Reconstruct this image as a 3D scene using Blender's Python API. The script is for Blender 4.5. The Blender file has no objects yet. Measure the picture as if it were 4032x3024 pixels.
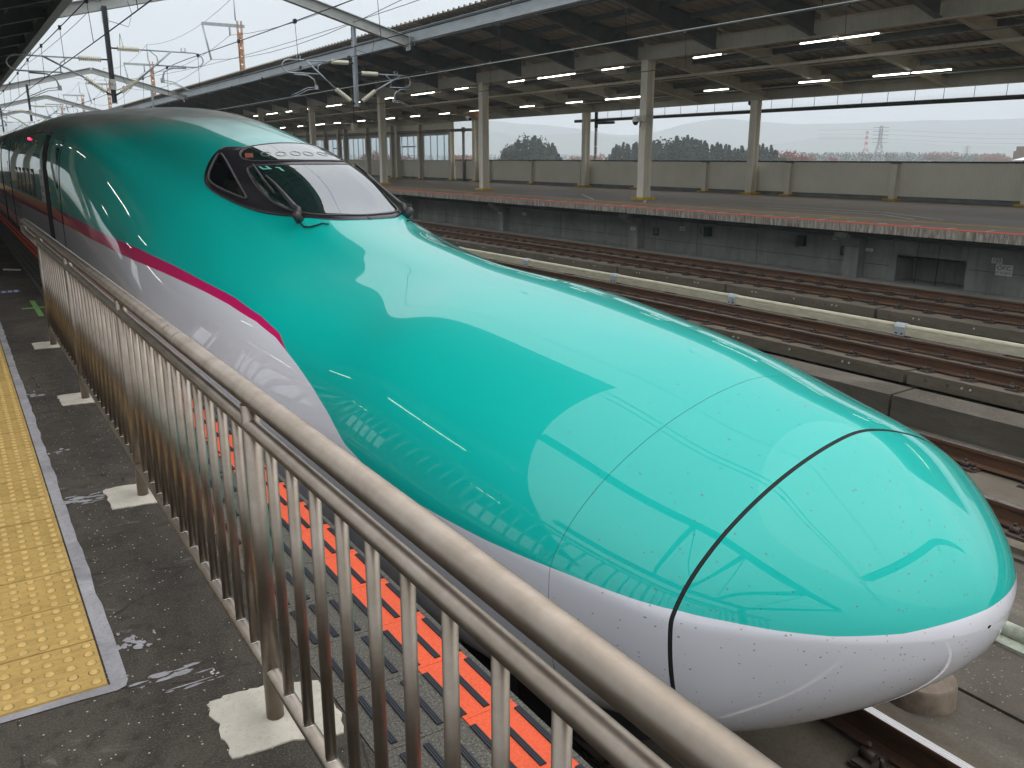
import bpy, math, random
import numpy as np
from mathutils import Matrix, Vector
random.seed(7)
S = bpy.context.scene
C = S.collection

# ------------------------------------------------------------------ camera, sky, sun, exposure
cd = bpy.data.cameras.new("camera"); cam = bpy.data.objects.new("camera", cd); C.objects.link(cam)
cam.matrix_world = Matrix(((0.83948, 0.13982, -0.52510, 0.0), (-0.54339, 0.21600, -0.81121, 0.0),
                           (0.0, 0.96633, 0.25730, 1.6), (0, 0, 0, 1)))
cd.sensor_width = 36.0; cd.lens = 29.91; cd.clip_start = 0.05; cd.clip_end = 60000
S.camera = cam
W = bpy.data.worlds.new("World"); S.world = W; W.use_nodes = True
wn = W.node_tree; wn.nodes.clear()
def wnode(t, **k):
    n = wn.nodes.new(t)
    for a, b in k.items(): setattr(n, a, b)
    return n
SUN_EL, SUN_AZ = math.radians(48), math.radians(120)     # azimuth clockwise from +Y
sky = wnode('ShaderNodeTexSky', sky_type='NISHITA', sun_disc=False, sun_elevation=SUN_EL, sun_rotation=SUN_AZ)
sky.air_density = 1.0; sky.dust_density = 2.5
bg1 = wnode('ShaderNodeBackground'); bg1.inputs[1].default_value = 0.09
wn.links.new(sky.outputs[0], bg1.inputs[0])
tc = wnode('ShaderNodeTexCoord'); sep = wnode('ShaderNodeSeparateXYZ'); wn.links.new(tc.outputs['Generated'], sep.inputs[0])
def wm(op, a, b=None):
    n = wnode('ShaderNodeMath', operation=op)
    for i, v in enumerate((a, b)):
        if v is None: continue
        if isinstance(v, (int, float)): n.inputs[i].default_value = v
        else: wn.links.new(v, n.inputs[i])
    return n.outputs[0]
zc = wm('MAXIMUM', sep.outputs[2], 0.0)
den = wm('ADD', zc, 0.22)
cx = wm('DIVIDE', sep.outputs[0], den); cy = wm('DIVIDE', sep.outputs[1], den)
comb = wnode('ShaderNodeCombineXYZ'); wn.links.new(cx, comb.inputs[0]); wn.links.new(cy, comb.inputs[1])
nz = wnode('ShaderNodeTexNoise'); nz.inputs['Scale'].default_value = 0.55; nz.inputs['Detail'].default_value = 5
nz.inputs['Roughness'].default_value = 0.55; nz.inputs['Distortion'].default_value = 0.4
wn.links.new(comb.outputs[0], nz.inputs['Vector'])
rp = wnode('ShaderNodeValToRGB'); wn.links.new(nz.outputs[0], rp.inputs[0])
rp.color_ramp.elements[0].position = 0.38; rp.color_ramp.elements[0].color = (0.74, 0.775, 0.86, 1)
rp.color_ramp.elements[1].position = 0.62; rp.color_ramp.elements[1].color = (1.04, 1.02, 1.0, 1)
# overcast sky: the zenith is brighter than the horizon
grad = wm('ADD', wm('MULTIPLY', wm('POWER', zc, 1.8), 1.15), 0.78)
bg2 = wnode('ShaderNodeBackground'); wn.links.new(rp.outputs[0], bg2.inputs[0]); wn.links.new(grad, bg2.inputs[1])
mx = wnode('ShaderNodeMixShader'); mx.inputs[0].default_value = 0.9
wn.links.new(bg1.outputs[0], mx.inputs[1]); wn.links.new(bg2.outputs[0], mx.inputs[2])
wo = wnode('ShaderNodeOutputWorld'); wn.links.new(mx.outputs[0], wo.inputs[0])
sl = bpy.data.lights.new("sun", 'SUN'); sun = bpy.data.objects.new("sun", sl); C.objects.link(sun)
sl.energy = 0.7; sl.angle = math.radians(80); sl.color = (1.0, 0.96, 0.9)
sd = Vector((math.sin(SUN_AZ) * math.cos(SUN_EL), math.cos(SUN_AZ) * math.cos(SUN_EL), math.sin(SUN_EL)))
sun.rotation_euler = sd.to_track_quat('Z', 'Y').to_euler(); sun.location = (20, -20, 60)
S.view_settings.view_transform = 'Standard'; S.view_settings.look = 'None'
S.view_settings.exposure = 0.5; S.view_settings.gamma = 1.0; S.view_settings.use_curve_mapping = False
S.cycles.max_bounces = 8; S.cycles.diffuse_bounces = 5; S.cycles.glossy_bounces = 4; S.cycles.transmission_bounces = 4
S.cycles.volume_bounces = 2; S.cycles.caustics_reflective = False; S.cycles.caustics_refractive = False
S.cycles.use_denoising = True

# ------------------------------------------------------------------ helpers
class MB:
    def __init__(s): s.v = []; s.f = []; s.sm = []
    def add(s, v, f, smooth=False):
        o = len(s.v); s.v += [tuple(p) for p in v]; s.f += [tuple(i + o for i in q) for q in f]; s.sm += [smooth] * len(f); return s
    def box(s, x0, x1, y0, y1, z0, z1):
        v = [(x, y, z) for z in (z0, z1) for y in (y0, y1) for x in (x0, x1)]
        return s.add(v, [(0, 2, 3, 1), (4, 5, 7, 6), (0, 1, 5, 4), (2, 6, 7, 3), (0, 4, 6, 2), (1, 3, 7, 5)])
    def hexa(s, b, t):                                   # 4 bottom points, 4 top points, same order
        return s.add(list(b) + list(t), [(3, 2, 1, 0), (4, 5, 6, 7), (0, 1, 5, 4), (1, 2, 6, 5), (2, 3, 7, 6), (3, 0, 4, 7)])
    def prism_y(s, prof, y0, y1):                        # profile of (x, z), extruded along y
        n = len(prof); v = [(x, y0, z) for x, z in prof] + [(x, y1, z) for x, z in prof]
        f = [(i, (i + 1) % n, n + (i + 1) % n, n + i) for i in range(n)]
        return s.add(v, f + [tuple(range(n - 1, -1, -1)), tuple(range(n, 2 * n))])
    def prism_z(s, prof, z0, z1):
        n = len(prof); v = [(x, y, z0) for x, y in prof] + [(x, y, z1) for x, y in prof]
        f = [(i, (i + 1) % n, n + (i + 1) % n, n + i) for i in range(n)]
        return s.add(v, f + [tuple(range(n - 1, -1, -1)), tuple(range(n, 2 * n))])
    def tube(s, pts, r, n=10, cap=True, closed=False):
        P = [Vector(p) for p in pts]; R = r if isinstance(r, (list, tuple)) else [r] * len(P)
        v = []; m = len(P); up = None
        for i, p in enumerate(P):
            if closed: d = (P[(i + 1) % m] - P[i - 1])
            else: d = P[min(i + 1, m - 1)] - P[max(i - 1, 0)]
            d.normalize()
            if up is None: a = d.cross(Vector((0.13, 0.21, 1)) if abs(d.z) < 0.9 else Vector((1, 0.1, 0)))
            else: a = up - d * up.dot(d)
            a.normalize(); up = a; b = d.cross(a)
            for k in range(n):
                t = 2 * math.pi * k / n
                v.append(p + (a * math.cos(t) + b * math.sin(t)) * R[i])
        f = []
        for i in range(m if closed else m - 1):
            j = (i + 1) % m
            for k in range(n): f.append((i * n + k, i * n + (k + 1) % n, j * n + (k + 1) % n, j * n + k))
        s.add(v, f, True)
        if cap and not closed:
            o = len(s.v) - len(v)
            s.f += [tuple(o + k for k in range(n - 1, -1, -1)), tuple(o + (m - 1) * n + k for k in range(n))]; s.sm += [False, False]
        return s
    def cyl(s, p0, p1, r, n=12): return s.tube([p0, p1], r, n)
    def ibeam(s, p0, p1, w, h, t=0.02, up=(0, 0, 1)):
        p0 = Vector(p0); p1 = Vector(p1); d = (p1 - p0).normalized(); u = Vector(up); u = (u - d * u.dot(d)).normalized(); a = d.cross(u)
        def bar(wa, za, zb):
            b = [p0 + a * q * wa / 2 + u * z for q, z in ((-1, za), (1, za))] + [p1 + a * q * wa / 2 + u * z for q, z in ((1, za), (-1, za))]
            tt = [p + u * (zb - za) for p in b]; s.hexa(b, tt)
        bar(w, -h / 2, -h / 2 + t); bar(w, h / 2 - t, h / 2); bar(t, -h / 2 + t, h / 2 - t); return s
    def mesh(s, name, mat):
        me = bpy.data.meshes.new(name); me.from_pydata([tuple(p) for p in s.v], [], s.f)
        me.polygons.foreach_set('use_smooth', s.sm)
        for m in (mat if isinstance(mat, (list, tuple)) else [mat]): me.materials.append(m)
        me.update(); return me

def link(name, data, parent=None, loc=None, rot=None):
    o = bpy.data.objects.new(name, data); C.objects.link(o)
    if parent is not None:
        o.parent = parent
        base = Matrix.Translation(-Vector(parent.get('base', (0, 0, 0))))
        o.matrix_parent_inverse = base
    if loc is not None: o.location = loc
    if rot is not None: o.rotation_euler = rot
    return o
def tag(o, label, cat, group=None, kind=None):
    o['label'] = label; o['category'] = cat
    if group: o['group'] = group
    if kind: o['kind'] = kind
    return o
def thing(name, label, cat, loc=(0, 0, 0), group=None):
    o = bpy.data.objects.new(name, None); C.objects.link(o); o.location = loc; o['base'] = tuple(loc); o.empty_display_size = 0.2
    return tag(o, label, cat, group)
def struct(name, mb, mat):
    o = link(name, mb.mesh(name, mat)); o['kind'] = 'structure'; o['base'] = (0, 0, 0); return o
def part(name, mb, mat, parent): return link(name, mb.mesh(name, mat), parent)
def copy_tree(o, off, parent=None):
    c = o.copy(); C.objects.link(c)
    if parent is None: c.location = Vector(o.location) + Vector(off)
    else: c.parent = parent
    for ch in list(o.children): copy_tree(ch, off, c)
    return c
ORD = ['first', 'second', 'third', 'fourth', 'fifth', 'sixth', 'seventh', 'eighth', 'ninth', 'tenth', 'eleventh', 'twelfth',
       'thirteenth', 'fourteenth', 'fifteenth', 'sixteenth', 'seventeenth', 'eighteenth', 'nineteenth', 'twentieth']
TEN = ['', '', 'twenty', 'thirty', 'forty', 'fifty', 'sixty']
def ordinal(i):
    if i < 20: return ORD[i]
    n = i + 1
    return TEN[n // 10] + '-' + ORD[n % 10 - 1] if n % 10 else {2: 'twentieth', 3: 'thirtieth', 4: 'fortieth', 5: 'fiftieth', 6: 'sixtieth'}[n // 10]

def text_mesh(cu, parent, loc, rot, scale=(1, 1, 1)):
    tmp = bpy.data.objects.new('tmp', cu); me = bpy.data.meshes.new_from_object(tmp); bpy.data.objects.remove(tmp)
    me.name = 'lettering'
    if not len(me.materials): me.materials.append(cu.materials[0])
    o = link('lettering', me, parent); o.location = loc; o.rotation_euler = rot; o.scale = scale; return o

# ------------------------------------------------------------------ materials
MATS = {}
class NT:
    def __init__(s, name):
        s.m = bpy.data.materials.new(name); s.m.use_nodes = True; s.t = s.m.node_tree; s.t.nodes.clear()
        s.out = s.n('ShaderNodeOutputMaterial'); s.b = s.n('ShaderNodeBsdfPrincipled'); s.l(s.b.outputs[0], s.out.inputs[0])
        s.geo = s.n('ShaderNodeNewGeometry')
    def n(s, t, **k):
        x = s.t.nodes.new(t)
        for a, b in k.items(): setattr(x, a, b)
        return x
    def l(s, a, b): s.t.links.new(a, b)
    def val(s, sock, v):
        if isinstance(v, (int, float)): sock.default_value = v
        elif isinstance(v, (tuple, list)): sock.default_value = (*v, 1) if len(v) == 3 and len(sock.default_value) == 4 else v
        else: s.l(v, sock)
    def math(s, op, a, b=0.0, c=None):
        x = s.n('ShaderNodeMath', operation=op); s.val(x.inputs[0], a); s.val(x.inputs[1], b)
        if c is not None: s.val(x.inputs[2], c)
        return x.outputs[0]
    def pos(s, scale=(1, 1, 1)):
        if scale == (1, 1, 1): return s.geo.outputs['Position']
        x = s.n('ShaderNodeVectorMath', operation='MULTIPLY'); s.l(s.geo.outputs['Position'], x.inputs[0]); x.inputs[1].default_value = scale; return x.outputs[0]
    def xyz(s):
        x = s.n('ShaderNodeSeparateXYZ'); s.l(s.geo.outputs['Position'], x.inputs[0]); return x.outputs
    def noise(s, sc, det=4, rough=0.6, vec=None, dist=0.0):
        x = s.n('ShaderNodeTexNoise'); x.inputs['Scale'].default_value = sc; x.inputs['Detail'].default_value = det
        x.inputs['Roughness'].default_value = rough; x.inputs['Distortion'].default_value = dist
        s.l(vec or s.pos(), x.inputs['Vector']); return x.outputs[0]
    def voro(s, sc, vec=None, feat='F1', out=0):
        x = s.n('ShaderNodeTexVoronoi', feature=feat); x.inputs['Scale'].default_value = sc; s.l(vec or s.pos(), x.inputs['Vector']); return x.outputs[out]
    def ramp(s, fac, *stops):
        x = s.n('ShaderNodeValToRGB'); s.l(fac, x.inputs[0]); e = x.color_ramp.elements
        while len(e) < len(stops): e.new(0.5)
        for i, (p, c) in enumerate(stops):
            e[i].position = p; e[i].color = (c, c, c, 1) if isinstance(c, (int, float)) else (*c, 1)
        return x.outputs[0]
    def mix(s, fac, a, b, blend='MIX'):
        x = s.n('ShaderNodeMix', data_type='RGBA', blend_type=blend); s.val(x.inputs[0], fac); s.val(x.inputs[6], a); s.val(x.inputs[7], b); return x.outputs[2]
    def bump(s, h, st=0.3, d=0.01):
        x = s.n('ShaderNodeBump'); x.inputs['Strength'].default_value = st; x.inputs['Distance'].default_value = d; s.l(h, x.inputs['Height']); s.l(x.outputs[0], s.b.inputs['Normal'])
    def set(s, col=None, rough=None, metal=None, spec=None):
        if col is not None: s.val(s.b.inputs['Base Color'], col)
        if rough is not None: s.val(s.b.inputs['Roughness'], rough)
        if metal is not None: s.b.inputs['Metallic'].default_value = metal
        if spec is not None: s.b.inputs['Specular IOR Level'].default_value = spec
        return s
def simple(name, col, rough=0.6, metal=0.0, var=0.25, sc=3.0, spec=0.5, stretch=(1, 1, 1)):
    t = NT(name); a = t.noise(sc, 5, 0.65, t.pos(stretch))
    lo = tuple(c * (1 - var) for c in col); hi = tuple(min(1, c * (1 + var)) for c in col)
    t.set(t.ramp(a, (0.3, lo), (0.7, hi)), t.ramp(a, (0.3, max(0.02, rough - 0.08)), (0.7, min(1, rough + 0.08))), metal, spec); return t.m
M = MATS
def build_mats():
    # asphalt of the near platform
    t = NT('asphalt'); big = t.noise(0.9, 6, 0.65, t.pos((1, 0.7, 1)), 0.6); fine = t.noise(160, 3, 0.7); mid = t.noise(14, 5, 0.7)
    c = t.ramp(big, (0.34, (0.020, 0.0165, 0.0130)), (0.50, (0.050, 0.042, 0.033)), (0.66, (0.098, 0.083, 0.065)))
    c = t.mix(t.ramp(fine, (0.48, 0.0), (0.70, 0.6)), c, (0.175, 0.148, 0.115))
    c = t.mix(t.ramp(mid, (0.50, 0.0), (0.66, 0.65)), c, (0.022, 0.019, 0.015))
    sp = t.voro(75); pick = t.voro(75, out=1)
    sepc = t.n('ShaderNodeSeparateColor'); t.l(pick, sepc.inputs[0])
    chip = t.math('MULTIPLY', t.math('LESS_THAN', sp, 0.22), t.math('GREATER_THAN', sepc.outputs[0], 0.90))
    c = t.mix(chip, c, (0.50, 0.45, 0.37))
    sc = t.noise(2.3, 8, 0.75, t.pos((0.55, 1.5, 1)), 1.2)
    c = t.mix(t.ramp(sc, (0.60, 0.0), (0.67, 0.65)), c, (0.22, 0.205, 0.185))
    crack = t.voro(1.1, t.n('ShaderNodeVectorMath', operation='ADD').outputs[0] if False else t.pos(), 'DISTANCE_TO_EDGE')
    nn = t.noise(5, 4, 0.7)
    cr = t.math('LESS_THAN', t.math('ADD', crack, t.math('MULTIPLY', nn, 0.05)), 0.026)
    c = t.mix(t.math('MULTIPLY', cr, 0.75), c, (0.022, 0.020, 0.018))
    t.set(c, 0.85, 0, 0.3); t.bump(t.math('ADD', fine, t.math('MULTIPLY', mid, 0.6)), 0.55, 0.006); M['asphalt'] = t.m
    t = NT('far_asphalt'); a = t.noise(0.5, 6, 0.7, t.pos((1.0, 0.16, 1)), 0.5); b = t.noise(40, 3, 0.6)
    c = t.ramp(a, (0.32, (0.085, 0.070, 0.058)), (0.5, (0.19, 0.152, 0.112)), (0.68, (0.31, 0.25, 0.175)))
    t.set(t.mix(t.ramp(b, (0.3, 0.0), (0.75, 0.35)), c, (0.20, 0.18, 0.15)), t.ramp(a, (0.3, 0.45), (0.7, 0.8)), 0, 0.4); M['far_asphalt'] = t.m
    t = NT('tactile'); a = t.noise(2.2, 6, 0.7, t.pos((0.7, 1.6, 1)), 0.7); b = t.noise(26, 5, 0.75, t.pos((0.6, 1.5, 1))); g = t.noise(170, 2, 0.6)
    c = t.ramp(a, (0.3, (0.40, 0.255, 0.066)), (0.6, (0.52, 0.345, 0.105)), (0.8, (0.58, 0.40, 0.145)))
    c = t.mix(t.ramp(b, (0.47, 0.0), (0.66, 0.55)), c, (0.21, 0.140, 0.052)); c = t.mix(t.ramp(g, (0.4, 0.0), (0.8, 0.3)), c, (0.30, 0.21, 0.08))
    t.set(c, 0.72, 0, 0.35); t.bump(g, 0.25, 0.002); M['tactile'] = t.m
    M['dome_top'] = simple('dome_top', (0.57, 0.385, 0.125), 0.6, var=0.18, sc=30); M['dome_ring'] = simple('dome_ring', (0.33, 0.215, 0.068), 0.85, var=0.45, sc=9)  # dome tops, and a darker ring round the foot of each dome
    t = NT('mortar'); a = t.noise(3.5, 7, 0.7, None, 1.0); b = t.noise(90, 3, 0.6)
    c = t.ramp(a, (0.3, (0.20, 0.19, 0.195)), (0.5, (0.31, 0.30, 0.31)), (0.7, (0.40, 0.39, 0.40)))
    t.set(t.mix(t.ramp(b, (0.5, 0.0), (0.75, 0.4)), c, (0.13, 0.12, 0.11)), 0.85, 0, 0.3); t.bump(b, 0.3, 0.003); M['mortar'] = t.m
    t = NT('cream_concrete'); a = t.noise(5, 6, 0.7); b = t.noise(70, 4, 0.7)
    c = t.ramp(a, (0.3, (0.44, 0.40, 0.33)), (0.7, (0.62, 0.57, 0.475)))
    c = t.mix(t.ramp(b, (0.56, 0.0), (0.74, 0.6)), c, (0.24, 0.21, 0.17)); t.set(c, 0.85, 0, 0.3); t.bump(b, 0.35, 0.004); M['cream_concrete'] = t.m
    t = NT('paver'); a = t.noise(2.0, 4); b = t.noise(130, 3, 0.75); d = t.voro(190)
    c = t.ramp(b, (0.35, (0.055, 0.050, 0.043)), (0.55, (0.13, 0.12, 0.10)), (0.75, (0.30, 0.28, 0.24)))
    c = t.mix(t.ramp(a, (0.35, 0.0), (0.7, 0.35)), c, (0.07, 0.065, 0.055)); t.set(c, 0.85, 0, 0.3); t.bump(d, 0.3, 0.003); M['paver'] = t.m
    t = NT('orange'); b = t.noise(110, 3, 0.7); a = t.noise(3, 5)
    c = t.ramp(b, (0.3, (0.70, 0.085, 0.030)), (0.7, (0.90, 0.14, 0.055))); t.set(t.mix(t.ramp(a, (0.45, 0.0), (0.75, 0.25)), c, (0.42, 0.09, 0.04)), 0.7, 0, 0.35); t.bump(b, 0.2, 0.002); M['orange'] = t.m
    M['rubber'] = simple('rubber', (0.018, 0.020, 0.027), 0.55, var=0.3, sc=30)
    # brushed stainless steel
    t = NT('stainless'); a = t.noise(9, 5, 0.65); s1 = t.noise(60, 4, 0.7, t.pos((9, 0.5, 9)))
    c = t.ramp(a, (0.3, (0.27, 0.228, 0.182)), (0.7, (0.38, 0.33, 0.28)))
    sp = t.noise(38, 4, 0.8); c = t.mix(t.ramp(sp, (0.68, 0.0), (0.76, 0.55)), c, (0.26, 0.22, 0.18))
    t.set(c, t.ramp(s1, (0.3, 0.36), (0.7, 0.50)), 1.0); t.b.inputs['Anisotropic'].default_value = 0.3; M['stainless'] = t.m
    t = NT('weld'); t.set((0.75, 0.72, 0.68), 0.22, 1.0); M['weld'] = t.m
    # concrete of the track side
    t = NT('track_concrete'); a = t.noise(1.1, 7, 0.7, t.pos((1, 0.5, 1.6)), 0.8); b = t.noise(75, 4, 0.75)
    c = t.ramp(a, (0.3, (0.072, 0.062, 0.048)), (0.55, (0.135, 0.119, 0.094)), (0.78, (0.22, 0.197, 0.158)))
    sp = t.voro(48); pk = t.voro(48, out=1); sc2 = t.n('ShaderNodeSeparateColor'); t.l(pk, sc2.inputs[0])
    chip = t.math('MULTIPLY', t.math('LESS_THAN', sp, 0.25), t.math('GREATER_THAN', sc2.outputs[0], 0.86))
    c = t.mix(chip, c, (0.34, 0.30, 0.24)); c = t.mix(t.ramp(b, (0.4, 0.0), (0.7, 0.5)), c, (0.055, 0.046, 0.036))
    t.set(c, 0.9, 0, 0.25); t.bump(b, 0.5, 0.006); M['track_concrete'] = t.m
    t = NT('slab_concrete'); a = t.noise(1.6, 7, 0.72, t.pos((0.8, 0.5, 2.5)), 0.6); b = t.noise(50, 4, 0.7)
    c = t.ramp(a, (0.3, (0.090, 0.074, 0.055)), (0.7, (0.185, 0.158, 0.120)))
    t.set(t.mix(t.ramp(b, (0.45, 0.0), (0.75, 0.4)), c, (0.05, 0.04, 0.03)), 0.85, 0, 0.25); t.bump(b, 0.3, 0.004); M['slab_concrete'] = t.m
    t = NT('wall_concrete'); a = t.noise(0.9, 7, 0.7, t.pos((1, 1, 0.7)), 0.5); v = t.noise(2.2, 6, 0.7, t.pos((1, 3.0, 0.25))); b = t.noise(45, 4, 0.7)
    c = t.ramp(a, (0.3, (0.15, 0.155, 0.14)), (0.7, (0.27, 0.275, 0.245))); c = t.mix(t.ramp(v, (0.5, 0.0), (0.72, 0.5)), c, (0.09, 0.094, 0.082))
    c = t.mix(t.ramp(b, (0.6, 0.0), (0.75, 0.4)), c, (0.05, 0.05, 0.045)); t.set(c, 0.85, 0, 0.3); t.bump(b, 0.25, 0.005); M['wall_concrete'] = t.m
    t = NT('stained_edge'); v = t.noise(3.0, 6, 0.75, t.pos((1, 4.5, 0.5)), 0.3); w = t.noise(7.0, 5, 0.7, t.pos((1, 3.0, 1.0)))
    c = t.ramp(v, (0.3, (0.07, 0.055, 0.045)), (0.45, (0.20, 0.17, 0.14)), (0.6, (0.38, 0.355, 0.31)), (0.75, (0.60, 0.58, 0.54)))
    c = t.mix(t.ramp(w, (0.52, 0.0), (0.7, 0.7)), c, (0.11, 0.08, 0.06)); t.set(c, 0.85, 0, 0.3); t.bump(w, 0.3, 0.01); M['stained_edge'] = t.m
    # rails
    t = NT('rail_rust'); a = t.noise(5, 6, 0.7, t.pos((1, 0.3, 2))); b = t.noise(80, 3, 0.7)
    c = t.ramp(a, (0.3, (0.060, 0.032, 0.019)), (0.7, (0.15, 0.074, 0.039))); t.set(t.mix(t.ramp(b, (0.4, 0.0), (0.7, 0.4)), c, (0.030, 0.018, 0.012)), 0.75, 0, 0.35); M['rail_rust'] = t.m
    t = NT('rail_head'); a = t.noise(20, 4, 0.6, t.pos((8, 0.2, 1))); t.set(t.ramp(a, (0.3, (0.50, 0.46, 0.43)), (0.7, (0.72, 0.69, 0.66))), t.ramp(a, (0.3, 0.2), (0.7, 0.38)), 1.0); M['rail_head'] = t.m
    t = NT('rail_head_dull'); a = t.noise(20, 4, 0.6, t.pos((8, 0.2, 1))); t.set(t.ramp(a, (0.3, (0.11, 0.085, 0.07)), (0.7, (0.21, 0.175, 0.15))), 0.45, 0.5); M['rail_head_dull'] = t.m
    M['fastener'] = simple('fastener', (0.052, 0.034, 0.025), 0.6, var=0.5, sc=25)
    M['fastener_spring'] = simple('fastener_spring', (0.05, 0.05, 0.055), 0.45, 0.5, var=0.3, sc=30)
    M['bolt'] = simple('bolt', (0.48, 0.45, 0.38), 0.5, 0.2, var=0.3, sc=40)
    M['ivory'] = simple('ivory', (0.50, 0.465, 0.345), 0.5, var=0.18, sc=6, stretch=(1, 0.6, 2))
    M['stub'] = simple('stub', (0.20, 0.155, 0.115), 0.85, var=0.35, sc=9)
    M['moss_white'] = simple('moss_white', (0.33, 0.36, 0.28), 0.7, var=0.6, sc=7)
    M['galv'] = simple('galv', (0.36, 0.40, 0.43), 0.45, 0.35, var=0.3, sc=4, stretch=(1, 1, 0.4))
    M['clamp_steel'] = simple('clamp_steel', (0.55, 0.60, 0.62), 0.4, 0.5, var=0.15, sc=9)
    # canopy
    t = NT('beam_beige'); a = t.noise(1.5, 6, 0.7, t.pos((1, 1, 0.5))); v = t.noise(6, 5, 0.7, t.pos((2, 2, 0.3)))
    c = t.ramp(a, (0.3, (0.50, 0.47, 0.40)), (0.7, (0.62, 0.59, 0.52))); t.set(t.mix(t.ramp(v, (0.55, 0.0), (0.78, 0.4)), c, (0.22, 0.17, 0.11)), 0.6, 0, 0.4); M['beam_beige'] = t.m
    t = NT('column_beige'); a = t.noise(1.5, 6, 0.7, t.pos((1, 1, 0.5))); v = t.noise(9, 5, 0.75, t.pos((2, 2, 0.22)))
    c = t.ramp(a, (0.3, (0.72, 0.68, 0.58)), (0.7, (0.80, 0.77, 0.67))); t.set(t.mix(t.ramp(v, (0.53, 0.0), (0.76, 0.55)), c, (0.34, 0.27, 0.18)), 0.55, 0, 0.4); M['column_beige'] = t.m
    M['beam_dark'] = simple('beam_dark', (0.11, 0.128, 0.132), 0.55, var=0.25, sc=2)
    M['fascia'] = simple('fascia', (0.36, 0.40, 0.42), 0.5, 0.1, var=0.2, sc=1.5, stretch=(1, 0.5, 2))
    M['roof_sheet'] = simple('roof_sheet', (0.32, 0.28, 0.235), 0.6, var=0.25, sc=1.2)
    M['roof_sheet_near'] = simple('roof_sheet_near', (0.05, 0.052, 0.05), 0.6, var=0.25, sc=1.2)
    M['yellow_base'] = simple('yellow_base', (0.60, 0.37, 0.03), 0.6, var=0.25, sc=6)
    t = NT('panel_beige'); a = t.noise(0.7, 5, 0.6); x = t.xyz(); w = t.math('SINE', t.math('MULTIPLY', x[1], 2 * math.pi / 0.09))
    c = t.ramp(a, (0.3, (0.73, 0.70, 0.59)), (0.7, (0.82, 0.79, 0.68))); t.set(c, 0.6, 0, 0.35); t.bump(w, 0.35, 0.012); M['panel_beige'] = t.m
    M['dark_cap'] = simple('dark_cap', (0.025, 0.028, 0.035), 0.4, var=0.2)
    M['grey_base'] = simple('grey_base', (0.20, 0.20, 0.205), 0.8, var=0.3, sc=2)
    M['alu'] = simple('alu', (0.55, 0.56, 0.58), 0.4, 0.3, var=0.1)
    M['ceramic'] = simple('ceramic', (0.66, 0.63, 0.50), 0.25, var=0.15, sc=20)
    M['dark_steel'] = simple('dark_steel', (0.040, 0.045, 0.052), 0.45, 0.2, var=0.3, sc=4)
    M['wire'] = simple('wire', (0.022, 0.024, 0.027), 0.5, 0.2, var=0.1)
    M['wire_bright'] = simple('wire_bright', (0.42, 0.46, 0.43), 0.45, 0.3, var=0.1)
    t = NT('gantry'); a = t.noise(1.3, 6, 0.75, t.pos((1, 1, 2))); v = t.noise(5, 5, 0.7, t.pos((2.5, 1, 0.6)))
    c = t.ramp(a, (0.3, (0.30, 0.32, 0.31)), (0.7, (0.46, 0.48, 0.465))); t.set(t.mix(t.ramp(v, (0.58, 0.0), (0.76, 0.5)), c, (0.36, 0.29, 0.20)), 0.55, 0.1, 0.4); M['gantry'] = t.m
    t = NT('rust_pole'); a = t.noise(2.5, 6, 0.75, t.pos((1, 1, 0.5))); c = t.ramp(a, (0.35, (0.20, 0.055, 0.018)), (0.5, (0.46, 0.20, 0.08)), (0.66, (0.64, 0.48, 0.30))); t.set(c, 0.75); M['rust_pole'] = t.m
    M['pole_cap'] = simple('pole_cap', (0.45, 0.45, 0.47), 0.5, 0.2)
    M['pipe_dark'] = simple('pipe_dark', (0.035, 0.040, 0.043), 0.45, 0.1, var=0.3)
    M['pipe_grey'] = simple('pipe_grey', (0.25, 0.25, 0.25), 0.5, var=0.3, sc=2, stretch=(1, 1, 0.4))
    M['white_plastic'] = simple('white_plastic', (0.72, 0.73, 0.72), 0.35, var=0.06)
    M['black_gloss'] = simple('black_gloss', (0.010, 0.010, 0.012), 0.12, var=0.2)
    M['sign_white'] = simple('sign_white', (0.50, 0.51, 0.47), 0.6, var=0.15, sc=12)
    M['sign_black'] = simple('sign_black', (0.012, 0.012, 0.014), 0.6, var=0.1)
    M['box_blue'] = simple('box_blue', (0.016, 0.026, 0.034), 0.5, var=0.3)
    M['line_white'] = simple('line_white', (0.60, 0.585, 0.54), 0.8, var=0.35, sc=6)
    M['line_yellow'] = simple('line_yellow', (0.42, 0.28, 0.09), 0.8, var=0.35, sc=6, stretch=(1, 0.3, 1))
    M['tape_green'] = simple('tape_green', (0.17, 0.33, 0.10), 0.6, var=0.2, sc=10)
    M['sticker_blue'] = simple('sticker_blue', (0.05, 0.07, 0.28), 0.5, var=0.3, sc=10)
    t = NT('tube_light'); t.set((0.9, 0.9, 0.85), 0.4); t.b.inputs['Emission Color'].default_value = (1.0, 0.97, 0.86, 1); t.b.inputs['Emission Strength'].default_value = 7.0; M['tube_light'] = t.m
    t = NT('red_lamp'); t.set((0.6, 0.02, 0.04), 0.4); t.b.inputs['Emission Color'].default_value = (1.0, 0.03, 0.10, 1); t.b.inputs['Emission Strength'].default_value = 3.0; M['red_lamp'] = t.m
    t = NT('pane'); t.set((0.80, 0.88, 0.92), 0.03); t.b.inputs['Transmission Weight'].default_value = 1.0; t.b.inputs['IOR'].default_value = 1.02; M['pane'] = t.m
    # train
    t = NT('train_paint'); al = t.n('ShaderNodeAttribute', attribute_name='lo'); ah = t.n('ShaderNodeAttribute', attribute_name='hi')
    teal = (0.0, 0.485, 0.415); pink = (0.66, 0.012, 0.14); white = (0.78, 0.78, 0.83)
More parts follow.
